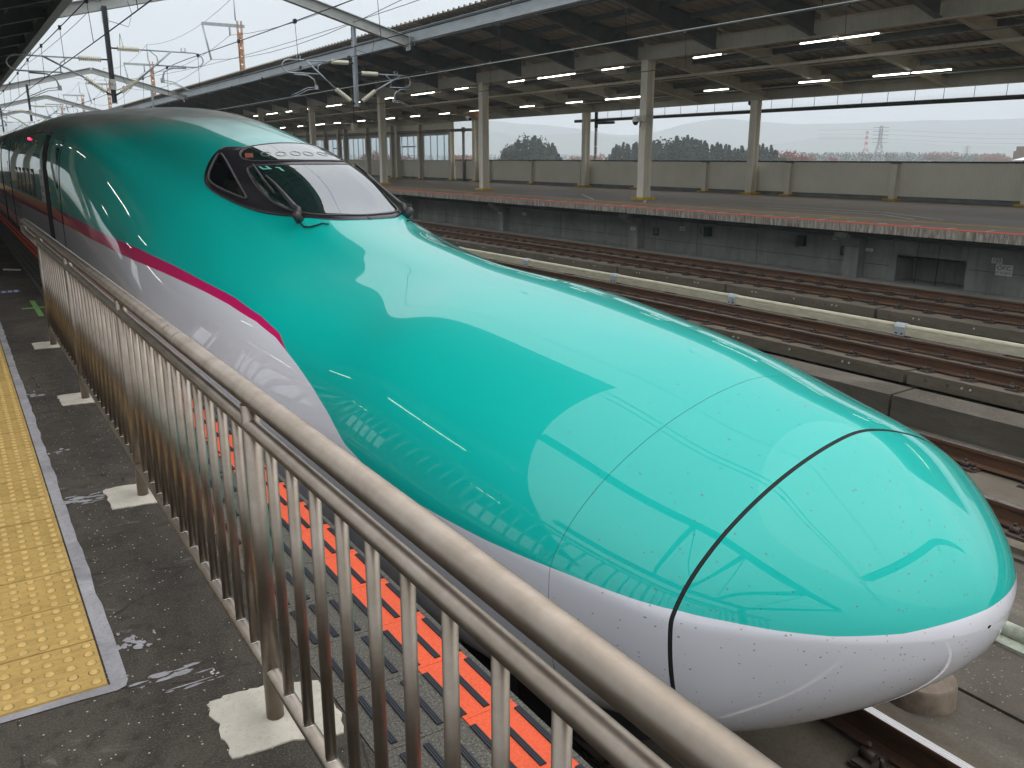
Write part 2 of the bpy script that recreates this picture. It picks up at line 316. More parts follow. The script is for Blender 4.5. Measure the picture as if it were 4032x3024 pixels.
    c = t.mix(t.math('LESS_THAN', ah.outputs['Fac'], 0.0), teal, pink); c = t.mix(t.math('LESS_THAN', al.outputs['Fac'], 0.0), c, white)
    x = t.xyz()
    # grime on the roof, dust on the lower skirt, insect specks on the tip
    g = t.noise(0.55, 7, 0.7, t.pos((1.2, 0.45, 1)), 0.5)
    roof = t.math('MULTIPLY', t.ramp(t.math('ADD', x[2], t.math('MULTIPLY', g, 0.5)), (0.0, 0.0), (1.0, 1.0)), 1.0)
    mr = t.n('ShaderNodeMapRange'); t.l(t.math('ADD', x[2], t.math('MULTIPLY', g, 0.55)), mr.inputs[0]); mr.inputs[1].default_value = 2.06; mr.inputs[2].default_value = 2.36
    c = t.mix(t.math('MULTIPLY', mr.outputs[0], 0.92), c, t.ramp(g, (0.35, (0.12, 0.102, 0.086)), (0.65, (0.27, 0.245, 0.22))))
    vv = t.pos((1.0, 0.42, 1.0)); sp = t.voro(62, vv); pk = t.voro(62, vv, out=1); q = t.n('ShaderNodeSeparateColor'); t.l(pk, q.inputs[0])
    my = t.n('ShaderNodeMapRange'); t.l(x[1], my.inputs[0]); my.inputs[1].default_value = 1.3; my.inputs[2].default_value = 3.2; my.inputs[3].default_value = 0.42; my.inputs[4].default_value = 0.0
    spk = t.math('MULTIPLY', t.math('LESS_THAN', sp, t.math('MULTIPLY_ADD', q.outputs[1], 0.22, 0.03)), t.math('LESS_THAN', q.outputs[0], my.outputs[0]))
    c = t.mix(t.math('MULTIPLY', spk, 0.62), c, (0.10, 0.085, 0.075))
    t.set(c, t.math('ADD', 0.4, t.math('MULTIPLY', mr.outputs[0], 0.4)), 0, 0.15); t.val(t.b.inputs['Coat Weight'], t.math('SUBTRACT', 1.0, t.math('MULTIPLY', mr.outputs[0], 0.93))); t.b.inputs['Coat Roughness'].default_value = 0.015; t.b.inputs['Coat IOR'].default_value = 1.5
    M['train_paint'] = t.m
    t = NT('train_black'); a = t.noise(9, 5, 0.7); t.set(t.ramp(a, (0.3, (0.018, 0.016, 0.022)), (0.7, (0.034, 0.030, 0.036))), 0.22, 0, 0.6); M['train_black'] = t.m
    t = NT('windshield'); t.set((0.012, 0.030, 0.026), 0.02, 0, 0.5); t.b.inputs['Coat Weight'].default_value = 1.0; t.b.inputs['Coat Roughness'].default_value = 0.0; t.b.inputs['Coat IOR'].default_value = 2.3; M['windshield'] = t.m
    t = NT('side_glass'); t.set((0.006, 0.008, 0.009), 0.04, 0, 0.5); M['side_glass'] = t.m
    M['seal_grey'] = simple('seal_grey', (0.10, 0.085, 0.085), 0.55, var=0.25, sc=20)
    M['gasket'] = simple('gasket', (0.012, 0.012, 0.012), 0.8, var=0.3, sc=20)
    M['lamp_ring'] = simple('lamp_ring', (0.35, 0.36, 0.38), 0.35, 0.3, var=0.1)
    M['tail_red'] = simple('tail_red', (0.36, 0.085, 0.05), 0.35, var=0.15)
    M['teal_print'] = simple('teal_print', (0.20, 0.62, 0.50), 0.5, var=0.05)
    M['panel_print'] = simple('panel_print', (0.62, 0.64, 0.64), 0.4, var=0.08)
    M['wiper'] = simple('wiper', (0.055, 0.046, 0.046), 0.4, var=0.25, sc=12)
    M['wiper_blade'] = simple('wiper_blade', (0.012, 0.012, 0.012), 0.5)
    M['under_black'] = simple('under_black', (0.010, 0.010, 0.010), 0.8, var=0.3)
    # land
    def leafy(name, lo, hi, sc=0.35):
        t = NT(name); a = t.noise(sc, 4, 0.7); oi = t.n('ShaderNodeObjectInfo'); b = t.noise(1.6, 3, 0.6)
        f = t.math('ADD', t.math('MULTIPLY', a, 0.55), t.math('ADD', t.math('MULTIPLY', oi.outputs['Random'], 0.25), t.math('MULTIPLY', b, 0.25)))
        t.set(t.ramp(f, (0.3, lo), (0.8, hi)), 0.8, 0, 0.2); M[name] = t.m
    leafy('conifer_leaf', (0.014, 0.030, 0.017), (0.050, 0.075, 0.034)); leafy('autumn_leaf', (0.16, 0.055, 0.025), (0.34, 0.13, 0.055)); leafy('rust_leaf', (0.10, 0.055, 0.040), (0.22, 0.10, 0.065))
    leafy('wood_leaf', (0.022, 0.040, 0.026), (0.055, 0.075, 0.045), 0.02)
    M['bark'] = simple('bark', (0.05, 0.035, 0.025), 0.9)
    t = NT('ground'); a = t.noise(0.006, 6, 0.7); t.set(t.ramp(a, (0.35, (0.06, 0.075, 0.035)), (0.5, (0.13, 0.11, 0.06)), (0.65, (0.20, 0.17, 0.11))), 0.95, 0, 0.2); M['ground'] = t.m
    t = NT('hill'); a = t.noise(0.004, 6, 0.7); t.set(t.ramp(a, (0.3, (0.030, 0.050, 0.035)), (0.7, (0.075, 0.085, 0.055))), 0.95, 0, 0.2); M['hill'] = t.m
    M['pylon_steel'] = simple('pylon_steel', (0.30, 0.31, 0.33), 0.5, 0.2, var=0.1); M['pylon_red'] = simple('pylon_red', (0.55, 0.07, 0.05), 0.6, var=0.1); M['pylon_white'] = simple('pylon_white', (0.75, 0.75, 0.75), 0.6, var=0.05)
    M['block_wall'] = simple('block_wall', (0.24, 0.19, 0.165), 0.8, var=0.15, sc=0.5); M['house_wall'] = simple('house_wall', (0.6, 0.58, 0.54), 0.8, var=0.1, sc=0.3); M['house_roof'] = simple('house_roof', (0.22, 0.10, 0.07), 0.8, var=0.2, sc=0.5)
build_mats()

# ------------------------------------------------------------------ ground, hills
def big_structure():
    m = MB(); n = 24; R = 4200
    ring = [(R * math.sin(2 * math.pi * k / n), R * math.cos(2 * math.pi * k / n), -9.0) for k in range(n)]
    m.add([(0, 0, -9.0)] + ring, [(0, k + 1, (k + 1) % n + 1) for k in range(n)][::-1])
    g = struct('ground', m, M['ground']); g.data.flip_normals()
    rnd = random.Random(3)
    for D, base, amp, seed, nm in ((3300, 80, 55, 1, 'hills'), (3900, 150, 75, 5, 'hills')):
        v = []; f = []; N = 160; rows = 7
        ph = [rnd.uniform(0, 6.28) for _ in range(9)]
        for i in range(N + 1):
            az = math.radians(-25 + 125 * i / N)
            h = base + amp * sum(math.sin(az * (3.1 * (k + 1) ** 1.25) + ph[k]) / (k + 1.4) for k in range(9)) * 0.62
            h = max(18, h)
            for j in range(rows):
                t = j / (rows - 1); dd = D - 350 * (1 - t) ** 1.2 + 30 * math.sin(i * 1.7 + j * 2.1)
                v.append((dd * math.sin(az), dd * math.cos(az), -10 + (h + 10) * t ** 0.85 + (rnd.uniform(-2, 2) if 0 < j < rows - 1 else 0)))
        for i in range(N):
            for j in range(rows - 1): a = i * rows + j; f.append((a, a + rows, a + rows + 1, a + 1))
        m = MB(); m.add(v, f, True); struct(nm, m, M['hill'])
big_structure()

# ------------------------------------------------------------------ near platform
EDGE = 1.25
def near_platform():
    m = MB(); m.box(-9.7, 0.775, -8, 150, -1.72, 0.0); m.box(0.775, EDGE, -8, 150, -0.30, -0.014); m.box(0.775, 1.0, -8, 150, -1.72, -0.302)
    p = struct('near_platform', m, M['asphalt'])
    m = MB()
    jag = random.Random(5); pts = []
    y = 2.60
    out = [(0.262 + jag.uniform(-.005, .005), 2.645 + 0.11 * k) for k in range(400)]
    for (xa, ya), (xb, yb) in zip(out[:-1], out[1:]):
        m.add([(0.212, ya, 0.0035), (xa, ya, 0.0035), (xb, yb, 0.0035), (0.212, yb, 0.0035)], [(0, 1, 2, 3)])
    m.add([(-0.9, 2.612, 0.0035), (-0.3, 2.616, 0.0035), (0.1, 2.608, 0.0035), (0.225, 2.600, 0.0035), (0.252, 2.612, 0.0035), (out[0][0], 2.645, 0.0035), (-0.9, 2.645, 0.0035)], [(0, 1, 2, 3, 4, 5, 6)])
    part('mortar_border', m, M['mortar'], p)
    # tactile tiles: 5 x 5 domes each
    m = MB(); w = 0.1495; m.hexa([(-w, -w, 0), (w, -w, 0), (w, w, 0), (-w, w, 0)], [(-w + .002, -w + .002, .007), (w - .002, -w + .002, .007), (w - .002, w - .002, .007), (-w + .002, w - .002, .007)])
    nf0 = len(m.f); idx = [0] * nf0
    for i in range(5):
        for j in range(5):
            cxx, cyy = (i - 2) * 0.0605, (j - 2) * 0.0605; v = []
            for r, z in ((.0185, .0071), (.0140, .0073), (.0115, .0118), (.0060, .0132)):
                v += [(cxx + r * math.cos(a * math.pi / 5), cyy + r * math.sin(a * math.pi / 5), z) for a in range(10)]
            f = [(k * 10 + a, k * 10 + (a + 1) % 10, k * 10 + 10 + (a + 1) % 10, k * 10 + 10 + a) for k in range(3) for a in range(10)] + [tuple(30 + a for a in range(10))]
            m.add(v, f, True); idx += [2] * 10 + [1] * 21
    me = m.mesh('tactile_tile', [M['tactile'], M['dome_top'], M['dome_ring']]); me.polygons.foreach_set('material_index', idx); r = random.Random(2)
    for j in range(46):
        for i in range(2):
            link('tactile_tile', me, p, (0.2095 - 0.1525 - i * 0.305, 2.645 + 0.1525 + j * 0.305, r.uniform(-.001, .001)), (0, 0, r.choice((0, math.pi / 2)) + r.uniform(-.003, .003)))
    m = MB(); m.box(-0.40, 0.209, 2.645 + 46 * .305, 90, 0.001, 0.007); o = part('tactile_strip', m, M['tactile'], p)
    # edge pavers with anti-slip strips, orange edge tiles
    m = MB(); m.box(0.779, 1.058, -0.151, 0.151, -0.012, 0.0); me_p = m.mesh('paver', M['paver'])
    m = MB(); m.box(1.060, 1.2275, -0.1515, 0.1515, -0.012, 0.0012); me_o = m.mesh('orange_tile', M['orange'])
    m = MB(); m.box(1.2285, EDGE, -0.151, 0.151, -0.012, 0.0); me_e = m.mesh('edge_stone', M['paver'])
    m = MB(); m.box(-0.0105, 0.0105, -0.125, 0.125, 0.0, 0.0032)
    for k in (-0.0068, 0.0, 0.0068): m.box(k - .0022, k + .0022, -0.125, 0.125, 0.0032, 0.0050)
    me_s = m.mesh('rubber_strip', M['rubber'])
    for j in range(50):
        y = 0.215 + 0.305 * j
        link('paver', me_p, p, (0, y, r.uniform(-.0012, .0008))); link('orange_tile', me_o, p, (0, y, 0)); link('edge_stone', me_e, p, (0, y, 0))
        for k, x in enumerate((0.84, 0.915, 0.99, 1.066, 1.145, 1.2195)):
            link('rubber_strip', me_s, p, (x + r.uniform(-.002, .002), y - .008 + r.uniform(-.004, .004), 0.0012 if k > 3 else 0.0006))
    m = MB(); m.box(0.779, 1.058, 15.32, 150, -0.012, 0.0); part('paver_strip', m, M['paver'], p)
    m = MB(); m.box(1.060, EDGE, 15.32, 150, -0.012, 0.0012); part('orange_strip', m, M['orange'], p)
    m = MB()
    for j in range(50, 260):
        for x in (0.84, 0.915, 0.99, 1.066, 1.145, 1.2195): m.box(x - .0105, x + .0105, .082 + .305 * j, .332 + .305 * j, 0.0005, 0.005)
    o = part('rubber_strip', m, M['rubber'], p); o['kind'] = 'stuff'
    # cream concrete footings let into the asphalt round each fence post
    rr = random.Random(11)
    for y in (0.17, 2.21, 4.25, 6.31, 8.37):
        m = MB(); base = [(0.452, .17), (0.50, .178), (0.56, .172), (0.62, .165), (0.69, .14), (0.765, .105), (0.772, .0), (0.765, -.1), (0.74, -.185), (0.69, -.17), (0.60, -.135), (0.52, -.128), (0.47, -.125), (0.44, -.12), (0.444, -.07), (0.438, -.01), (0.446, .05), (0.436, .11), (0.440, .16)]
        prof = []
        for i, (a, b) in enumerate(base):
            c, d = base[(i + 1) % len(base)]
            for t in (0, .33, .66): prof.append((a + (c - a) * t + rr.uniform(-.006, .006), y + b + (d - b) * t + rr.uniform(-.005, .005)))
        n = len(prof); m.add([(a, b, -.01) for a, b in prof] + [(a, b, .005) for a, b in prof] + [(0.6, y, .0062)], [(i, (i + 1) % n, n + (i + 1) % n, n + i) for i in range(n)] + [(n + i, n + (i + 1) % n, 2 * n) for i in range(n)])
        part('concrete_patch', m, M['cream_concrete'], p)
    # scattered remains of grey mortar in the asphalt
    for (px, py, rx, ry, sd, mm, cnt) in ((0.335, 4.36, .11, .055, 1, 'mortar', 22), (0.335, 2.86, .050, .065, 2, 'mortar', 16), (0.37, 2.60, .11, .030, 3, 'mortar', 18), (0.505, 2.545, .018, .022, 4, 'line_white', 9), (0.30, 5.2, .06, .05, 6, 'mortar', 9), (0.45, 2.50, .12, .02, 7, 'mortar', 9), (0.30, 6.6, .07, .08, 8, 'mortar', 10)):
        q = random.Random(sd); m = MB()
        for _ in range(cnt):
            c0, c1 = px + rx * q.gauss(0, .5), py + ry * q.gauss(0, .5); s0, s1 = rx * q.uniform(.10, .38), ry * q.uniform(.10, .38); n = 11; zz = .0015 + _ * .00012
            m.add([(c0 + s0 * math.cos(2 * math.pi * k / n) * q.uniform(.45, 1.2), c1 + s1 * math.sin(2 * math.pi * k / n) * q.uniform(.45, 1.2), zz) for k in range(n)] + [(c0, c1, zz)], [(k, (k + 1) % n, n) for k in range(n)])
        part('mortar_patch', m, M[mm], p)['kind'] = 'stuff'
    return p
NP = near_platform()
def floor_marks():
    m = MB(); m.box(0.30, 0.585, 12.0, 12.25, 0.0, 0.0025); m2 = MB()
    t = tag(link('floor_sticker', m.mesh('floor_sticker', M['sticker_blue'])), 'blue and white boarding sticker stuck on the near platform floor', 'floor sticker')
    for k in range(4): m2.box(0.32 + k * .065, 0.36 + k * .065, 12.04, 12.21, 0.0027, 0.0034)
    part('print', m2, M['line_white'], t)
    m = MB(); m.box(0.615, 0.665, 10.02, 11.2, 0.0, 0.002); m.box(0.50, 0.72, 10.58, 10.66, 0.0022, 0.004)
    tag(link('floor_tape', m.mesh('floor_tape', M['tape_green'])), 'cross of green tape on the asphalt beside the far end of the fence', 'floor tape')
    m = MB(); m.hexa([(0.52, 14.55, 0), (0.74, 14.35, 0), (0.75, 14.55, 0), (0.53, 14.75, 0)], [(0.52, 14.55, .003), (0.74, 14.35, .003), (0.75, 14.55, .003), (0.53, 14.75, .003)])
    tag(link('floor_plate', m.mesh('floor_plate', M['line_white'])), 'small pale strip lying on the near platform beyond the fence', 'floor marker')
floor_marks()

# ------------------------------------------------------------------ stainless fence
def fence():
    X = 0.597
    t = thing('platform_fence', 'brushed stainless steel handrail fence with upright bars along the platform edge', 'fence', (X, 4.3, 0))
    m = MB(); m.tube([(X + .006, -0.9, 0.985), (X + .006, 8.9, 0.985), (X, 9.9, 0.985), (X, 10.05, 0.97), (X, 10.12, .93), (X, 10.05, .89), (X, 9.9, 0.875), (X, 8.5, 0.875)], 0.030, 24); part('handrail', m, M['stainless'], t)
    for y in (3.05, 5.3, 7.4):
        m = MB()
        for d in (0, .16): m.tube([(X + .006, y + d - .002, .985), (X + .006, y + d + .002, .985)], .0305, 24, cap=False)
        part('joint_ring', m, M['weld'], t)
    m = MB(); m.tube([(X - .004, -0.9, 0.905), (X - .004, 8.42, 0.905)], 0.0215, 20); part('mid_rail', m, M['stainless'], t)
    m = MB(); m.tube([(X, -0.9, 0.155), (X, 8.42, 0.155)], 0.021, 20); part('bottom_rail', m, M['stainless'], t)
    m = MB(); m.cyl((0, 0, 0), (0, 0, 0.965), 0.0255, 24); me_post = m.mesh('post', M['stainless'])
    m = MB(); m.cyl((0, 0, 0.15), (0, 0, 0.903), 0.0145, 16); me_bar = m.mesh('bar', M['stainless'])
    m = MB(); m.tube([(0, -.006, .1755), (0, .0, .1757), (0, .006, .1755)], .003, 6); ring = [(.0150 * math.cos(a * math.pi / 8), .0150 * math.sin(a * math.pi / 8), .1755 - .005 * math.cos(a * math.pi / 8) ** 2 * 1.2) for a in range(16)]
    m = MB(); m.tube(ring, .0016, 5, closed=True); me_w = m.mesh('weld', M['weld'])
    posts = [0.17, 2.21, 4.25, 6.31, 8.37]
    for y in posts: link('post', me_post, t, (X, y, 0))
    for a, b in zip([-1.87] + posts[:-1], posts):
        for k in range(1, 13):
            y = a + (b - a) * k / 13
            if y < -0.85: continue
            o = link('bar', me_bar, t, (X, y, 0)); link('weld', me_w, o, (0, 0, 0))
    return t
fence()

# ------------------------------------------------------------------ track bed and tracks
def trackbed():
    m = MB(); m.box(0.99, 20.15, -8, 150, -2.0, -1.70); struct('trackbed', m, M['track_concrete'])
    m = MB(); m.box(4.20, 4.69, -8, 150, -1.70, -1.50); m.box(4.715, 6.70, -8, 150, -1.70, -1.496); struct('apron', m, M['track_concrete'])
    m = MB(); m.box(1.0, 1.80, -8, 150, -1.70, -1.52); struct('apron', m, M['track_concrete'])
    m = MB(); m.box(8.96, 9.19, -8, 150, -1.70, -1.49); struct('apron', m, M['track_concrete'])
    m = MB(); m.box(18.45, 20.15, -8, 150, -1.70, -1.47); struct('apron', m, M['wall_concrete'])
trackbed()

def fastener_mesh():
    # base plate, bolt with washer and spring clip, on the near side of a rail whose foot edge is at x = 0; extends to -x
    m = MB(); m.box(-0.17, -0.005, -0.095, 0.095, 0.0, 0.018); m.box(-0.16, -0.02, -0.08, 0.08, 0.018, 0.030)
    m.cyl((-0.105, -0.055, .03), (-0.105, -0.055, .050), .026, 10); m.cyl((-0.105, -0.055, .05), (-0.105, -0.055, .095), .012, 8)
    m.tube([(-0.075, 0.0, .050), (-0.075, 0.082, .050)], .028, 10); m.box(-0.045, 0.004, -0.03, 0.075, .030, .052)
    m.cyl((-0.055, 0.055, .05), (-0.055, 0.055, .105), .010, 8); m.cyl((-0.055, 0.055, .083), (-0.055, 0.055, .100), .016, 6)
    return m
ME_FAST = fastener_mesh().mesh('fastener', M['fastener'])
def rail_profile(z):                                   # rail head top at z, 0.174 high
    h = z; return [(-.0725, h - .174), (.0725, h - .174), (.0725, h - .163), (.012, h - .145), (.009, h - .045), (.0325, h - .036), (.0325, h - .004), (.028, h), (-.028, h), (-.0325, h - .004), (-.0325, h - .036), (-.009, h - .045), (-.012, h - .145), (-.0725, h - .163)]
def track(xc, zn, zf, label, head, y0, y1, fy0, fy1, ph, half=1.17, bolts=True, slab_ph=0.0):
    t = thing('railway_track', label, 'railway track', (xc, 10, -1.7))
    slope = (zf - zn) / 1.50
    def zr(x): return zn + slope * (x - (xc - 0.75))
    k = 0
    y = slab_ph
    while y > y0: y -= 4.2
    while y < y1:
        m = MB(); a, b = y + .035, y + 4.2 - .035
        zt = [zr(xc - half) - .205, zr(xc + half) - .205]
        m.hexa([(xc - half, a, zt[0] - .19), (xc + half, a, zt[1] - .19), (xc + half, b, zt[1] - .19), (xc - half, b, zt[0] - .19)], [(xc - half, a, zt[0]), (xc + half, a, zt[1]), (xc + half, b, zt[1]), (xc - half, b, zt[0])])
        s = part('slab', m, M['slab_concrete'], t)
        if bolts and y < 30:
            for by in (0.95, 1.07, 2.10, 3.22, 3.34):
                mb = MB(); mb.cyl((xc - half - .012, y + by, zt[0] - .075), (xc - half + .01, y + by, zt[0] - .075), .017, 10); part('bolt', mb, M['bolt'], s)
            mb = MB()
            for by in np.arange(.25, 4.1, .33):
                mb.cyl((xc - half - .0015, y + by, zt[0] - .085), (xc - half + .01, y + by, zt[0] - .085), .026, 10)
            part('plug', mb, M['track_concrete'], s)['kind'] = 'stuff'
        y += 4.2
    m = MB(); m.box(xc - half + .12, xc + half - .12, y0, y1, -1.75, zr(xc) - .42); part('bed_mortar', m, M['track_concrete'], t)
    for s in (-1, 1):
        x = xc + s * 0.75; z = zr(x); pr = rail_profile(z)
        m = MB(); m.prism_y([(x + a, b) for a, b in pr], y0, y1); r = part('rail', m, M['rail_rust'], t)
        m = MB(); m.prism_y([(x - .0320, z - .006), (x - .027, z + .0012), (x + .027, z + .0012), (x + .0320, z - .006), (x, z - .008)], y0, y1); part('rail_head', m, M[head], r)
        y = fy0 + ph; rr = random.Random(int(xc * 10) + s)
        while y < fy1:
            link('fastener', ME_FAST, t, (x - .072, y + rr.uniform(-.015, .015), z - .196)); 
            if s == -1 and y < 9: link('fastener', ME_FAST, t, (x + .072, y + .03, z - .196), (0, 0, math.pi))
            y += 0.63
    return t
track(3.0, -1.25, -1.25, 'track with shiny rail heads under the teal train', 'rail_head', -8, 150, -1.9, 5.0, 0.25, slab_ph=-3.6)
track(7.96, -1.25, -1.363, 'railway track just beyond the train nose with one bright rail head', 'rail_head', -8, 150, -1.9, 12.0, 0.02, slab_ph=0.6)
track(12.60, -1.25, -1.373, 'brown slab track between the low concrete kerb and the ivory cable duct', 'rail_head_dull', -8, 150, 3, 45, 0.08, slab_ph=7.03 - 4.2)
track(17.25, -1.25, -1.25, 'rust brown slab track running beside the opposite platform', 'rail_head_dull', -8, 150, 5, 70, 0.30, half=1.30, slab_ph=10.64 - 4.2)

def trackside():
    # low kerb of cast blocks
    t = thing('concrete_kerb', 'low dark concrete kerb of long blocks between two middle tracks', 'concrete kerb', (9.4, 10, -1.7))
    for k in range(14):
        y = 5.81 - 8.4 + 4.2 * k; m = MB(); a, b = y + .02, y + 4.18
        m.hexa([(9.2, a, -1.70), (9.66, a, -1.70), (9.66, b, -1.70), (9.2, b, -1.70)], [(9.2, a, -1.165), (9.66, a, -1.150), (9.66, b, -1.150), (9.2, b, -1.165)])
        part('kerb_block', m, M['track_concrete'], t)
    # ivory cable duct with bracket clamps
    t = thing('cable_duct', 'long ivory cable duct clamped on short posts between the two far tracks', 'cable duct', (14.6, 10, -1.7))
    m = MB(); m.tube([(14.62, -5, -1.445), (14.62, 120, -1.445)], .052, 14); part('pipe', m, M['ivory'], t)
    m = MB(); m.box(14.555, 14.585, -5, 120, -1.60, -1.475); part('side_cover', m, M['ivory'], t)
    for k in range(10):
        y = 9.23 - 8.4 + 4.17 * k; m = MB()
        prof = [(14.54, -1.615), (14.54, -1.45), (14.56, -1.40), (14.62, -1.378), (14.69, -1.40), (14.70, -1.45), (14.685, -1.45), (14.675, -1.41), (14.62, -1.390), (14.57, -1.41), (14.552, -1.45), (14.552, -1.615)]
        m.prism_y(prof, y - .11, y + .11); c = part('bracket', m, M['clamp_steel'], t)
        m = MB()
        for d in (-.055, .055): m.cyl((14.532, y + d, -1.57), (14.545, y + d, -1.57), .017, 10)
        part('bolt', m, M['sign_black'], c)
        m = MB(); m.box(14.53, 14.70, y - .16, y + .16, -1.645, -1.625); m.box(14.58, 14.66, y - .07, y + .07, -1.75, -1.645); part('post', m, M['fastener'], t)
        m = MB(); m.box(14.53, 14.70, y + 2.085 - .16, y + 2.085 + .16, -1.645, -1.625); m.box(14.58, 14.66, y + 2.085 - .07, y + 2.085 + .07, -1.75, -1.645); part('post', m, M['fastener'], t)
    t = thing('signal_cable_pipe', 'mossy white pipe on a green stained sill right of the train nose', 'pipe', (5.5, 2, -1.5))
    m = MB(); m.tube([(5.50, -8, -1.43), (5.50, 120, -1.43)], .055, 14); part('pipe', m, M['moss_white'], t)
    m = MB(); m.prism_y([(5.37, -1.497), (5.37, -1.47), (5.43, -1.455), (5.60, -1.455), (5.60, -1.497)], -8, 120); part('sill', m, M['moss_white'], t)
    m = MB(); m.box(6.70, 6.79, -8, 150, -1.72, -1.47); part('upstand', m, M['track_concrete'], t)
    m = MB(); n = 20
    v = [(4.44 + r * math.cos(2 * math.pi * k / n), 2.40 + r * math.sin(2 * math.pi * k / n), z) for r, z in ((.205, -1.52), (.20, -1.375), (.188, -1.360)) for k in range(n)]
    m.add(v, [(a * n + k, a * n + (k + 1) % n, (a + 1) * n + (k + 1) % n, (a + 1) * n + k) for a in range(2) for k in range(n)], True); m.add([v[2 * n + k] for k in range(n)], [tuple(range(n))])
    tag(link('concrete_stub', m.mesh('concrete_stub', M['stub'])), 'round stub of concrete on the track bed right under the train nose', 'concrete stub')
trackside()

# ------------------------------------------------------------------ the train
XC=3.0; YT=1.395
def sup(hw,zt,zw,zb,n,nl=2.2,zs=None):
    t=np.radians([90,76,63,52,42,33,22,10,0])
    p=[(hw*np.cos(a)**(2/n) if a<1.57 else 0, zw+(zt-zw)*np.sin(a)**(2/n) if a>0 else zw) for a in t]
    for a in np.radians([30,62,90]):
        c=max(np.cos(a),0)
        p.append((hw*c**(2/nl) if a<1.57 else 0, zw-(zw-zb)*np.sin(a)**(2/nl)))
    return p
ST=[]
def st(y,p): ST.append((y,p))
st(YT,[(0,-.071)]*12)
for y in (YT+.02,1.45,1.52,1.60,1.70,1.85):
    q=(y-YT)/(2-YT); st(y,sup(q**.531,-.071+.581*q**.602,-.071+.011*q**1.44,-.071-.639*q**.515,1.62-.04*q,2.0+1.1*q))
st(2.00,sup(1.00,.51,-.06,-.71,1.58,3.1))
st(2.50,sup(1.15,.61,-.05,-.80,1.64,4.2))
st(3.00,sup(1.24,.705,-.05,-.86,1.72,5))
st(3.60,sup(1.30,.775,-.05,-.90,1.80,5))
st(4.40,sup(1.345,.84,-.06,-.92,1.95,5))
st(5.20,[(0,.885),(.22,.865),(.42,.80),(.62,.72),(.83,.625),(1.05,.51),(1.22,.38),(1.33,.22),(1.43,-.1),(1.42,-.6),(1.30,-.9),(0,-.95)])
st(6.10,[(0,.97),(.22,.945),(.42,.87),(.62,.785),(.84,.705),(1.08,.62),(1.27,.52),(1.42,.34),(1.55,-.05),(1.55,-.6),(1.45,-.93),(0,-.98)])
st(7.00,[(0,1.10),(.22,1.09),(.42,1.045),(.58,.95),(.80,.85),(1.02,.745),(1.27,.615),(1.46,.42),(1.62,0),(1.63,-.5),(1.53,-.95),(0,-1.0)])
st(7.90,[(0,1.50),(.30,1.47),(.50,1.36),(.66,1.115),(.80,1.03),(.98,.94),(1.22,.78),(1.44,.58),(1.64,.15),(1.66,-.5),(1.56,-.98),(0,-1.03)])
st(9.00,[(0,1.765),(.34,1.71),(.60,1.58),(.82,1.32),(.94,1.23),(1.08,1.14),(1.33,.93),(1.53,.70),(1.665,.25),(1.67,-.5),(1.57,-.98),(0,-1.05)])
st(10.2,[(0,1.965),(.38,1.90),(.68,1.76),(.92,1.51),(1.06,1.41),(1.21,1.32),(1.43,1.08),(1.59,.77),(1.672,.3),(1.67,-.5),(1.57,-.98),(0,-1.05)])
st(11.6,[(0,2.155),(.46,2.09),(.83,1.94),(1.06,1.75),(1.20,1.67),(1.37,1.56),(1.54,1.27),(1.645,.83),(1.675,.3),(1.67,-.5),(1.57,-.98),(0,-1.05)])
st(13.2,[(0,2.29),(.5,2.245),(.92,2.14),(1.17,2.02),(1.34,1.93),(1.50,1.78),(1.61,1.45),(1.668,.85),(1.675,.3),(1.67,-.5),(1.57,-.98),(0,-1.05)])
st(15.0,[(0,2.355),(.55,2.335),(.98,2.275),(1.24,2.19),(1.42,2.07),(1.55,1.89),(1.645,1.58),(1.675,.9),(1.675,.3),(1.67,-.5),(1.57,-.98),(0,-1.05)])
st(17.5,[(0,2.40),(.55,2.39),(.98,2.345),(1.25,2.27),(1.42,2.15),(1.55,1.97),(1.645,1.62),(1.675,.9),(1.675,.3),(1.67,-.5),(1.57,-.98),(0,-1.05)])
st(27.6,[(0,2.41),(.55,2.40),(.98,2.36),(1.25,2.29),(1.42,2.18),(1.56,1.98),(1.645,1.62),(1.675,.9),(1.675,.3),(1.67,-.5),(1.57,-.98),(0,-1.05)])
def pchip(x,y,xq):
    x=np.asarray(x,float); y=np.asarray(y,float)
    h=np.diff(x); d=np.diff(y,axis=0)/h[:,None]
    m=np.zeros_like(y)
    for k in range(1,len(x)-1):
        w1=2*h[k]+h[k-1]; w2=h[k]+2*h[k-1]
        s=d[k-1]*d[k]>0
        with np.errstate(divide='ignore',invalid='ignore'):
            mm=(w1+w2)/(w1/d[k-1]+w2/d[k])
        m[k]=np.where(s,mm,0)
    m[0]=d[0]; m[-1]=d[-1]
    i=np.clip(np.searchsorted(x,xq)-1,0,len(x)-2); t=((xq-x[i])/h[i])[:,None]
    hh=h[i][:,None]
    return (2*t**3-3*t**2+1)*y[i]+(t**3-2*t**2+t)*hh*m[i]+(-2*t**3+3*t**2)*y[i+1]+(t**3-t**2)*hh*m[i+1]
